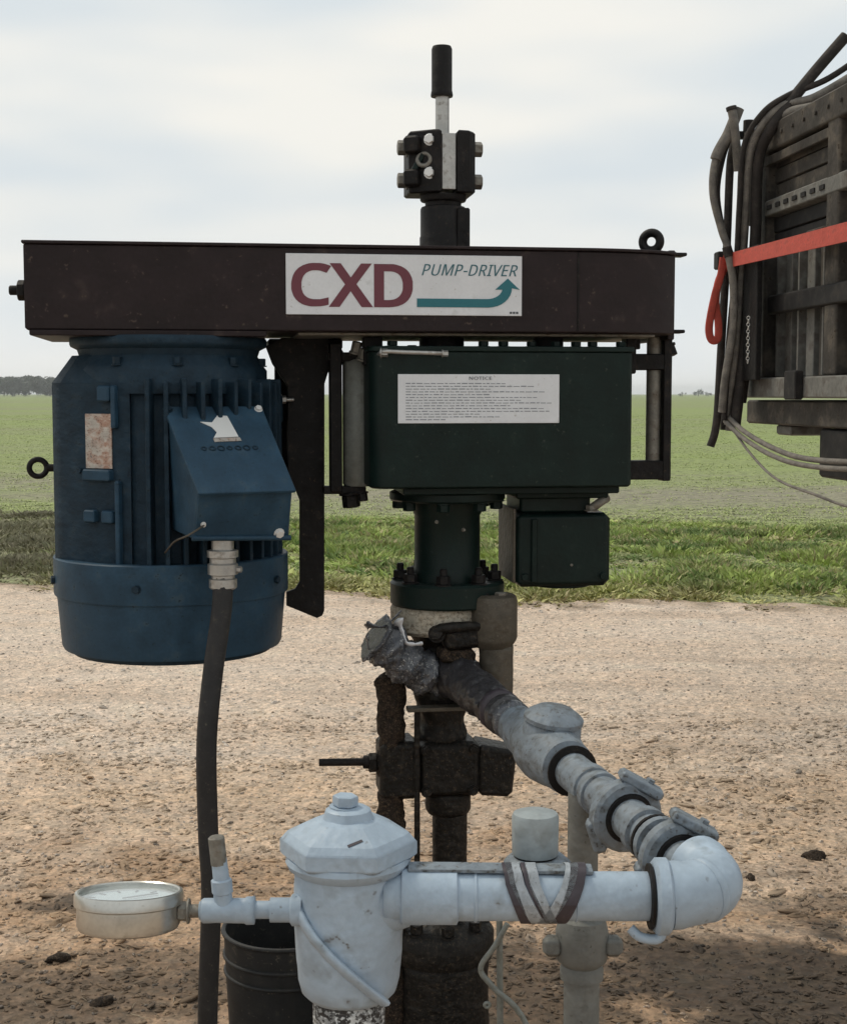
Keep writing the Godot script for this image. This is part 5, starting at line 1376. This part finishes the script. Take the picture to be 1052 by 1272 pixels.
	part(r, "pipe", g().lathe(G.ax(Vector3(0.247, 0, -2.2), Vector3.UP), [Vector2(0, -0.05), Vector2(0.028, -0.05), Vector2(0.028, 0.70), Vector2(0.0245, 0.72), Vector2(0.0235, 0.985), Vector2(0, 0.985)], 24), M.riser)
	var un := part(r, "union", g().lathe(G.ax(Vector3(0.247, 0, -2.2), Vector3.UP), [Vector2(0.02, 0.685), Vector2(0.034, 0.69), Vector2(0.034, 0.705), Vector2(0.031, 0.712), Vector2(0.039, 0.72), Vector2(0.041, 0.73), Vector2(0.041, 0.765), Vector2(0.036, 0.785), Vector2(0.022, 0.79)], 28), M.riser)
	for sg: float in [-1.0, 1.0]:
		part(un, "wing", g().box(Vector3(0.247 + sg * 0.047, 0.745, -2.19), Vector3(0.03, 0.03, 0.03), 0.008), M.riser)

func make_small() -> void:
	var b := thing("plastic_bucket", "black plastic bucket standing on the ground behind the strainer pot", "bucket", Vector3(-0.32, 0, -3.3))
	var a := G.ax(Vector3(-0.32, 0, -3.3), Vector3.UP)
	part(b, "wall", g().lathe(a, [Vector2(0, -0.01), Vector2(0.125, -0.01), Vector2(0.13, 0.0), Vector2(0.146, 0.355), Vector2(0.141, 0.355), Vector2(0.125, 0.01), Vector2(0, 0.012)], 48), M.bucket)
	part(b, "rim", g().torus(Vector3(-0.32, 0.356, -3.3), Vector3.UP, 0.1465, 0.006, 48, 8, 0.9), M.bucket)
	for y: float in [0.30, 0.262]:
		part(b, "rib", g().torus(Vector3(-0.32, y, -3.3), Vector3.UP, 0.1465 - (0.355 - y) * 0.045, 0.005, 48, 8), M.bucket)
	part(b, "residue", g().lathe(a, [Vector2(0.137, 0.2), Vector2(0, 0.2)], 32), M.oily)
	var w := thing("bent_wire", "bent pale wire frame leaning behind the white pipe run", "wire", Vector3(0.14, 0, -2.4))
	part(w, "upright", g().cyl(Vector3(0.137, -0.02, -2.4), Vector3(0.129, 0.71, -2.4), 0.0055, 10), M.galvanised_and_lit)
	part(w, "bent_rod", g().tube(smooth([Vector3(0.142, 0.705, -2.39), Vector3(0.12, 0.665, -2.39), Vector3(0.097, 0.627, -2.39), Vector3(0.118, 0.596, -2.385), Vector3(0.178, 0.525, -2.38), Vector3(0.24, 0.3, -2.36), Vector3(0.26, -0.02, -2.35)], 6), 0.005, 8), M.galvanised_and_lit)
	part(w, "knob", g().torus(Vector3(0.108, 0.565, -2.385), Vector3(0, 0, 1), 0.004, 0.0035, 10, 6), M.galvanised_and_lit)
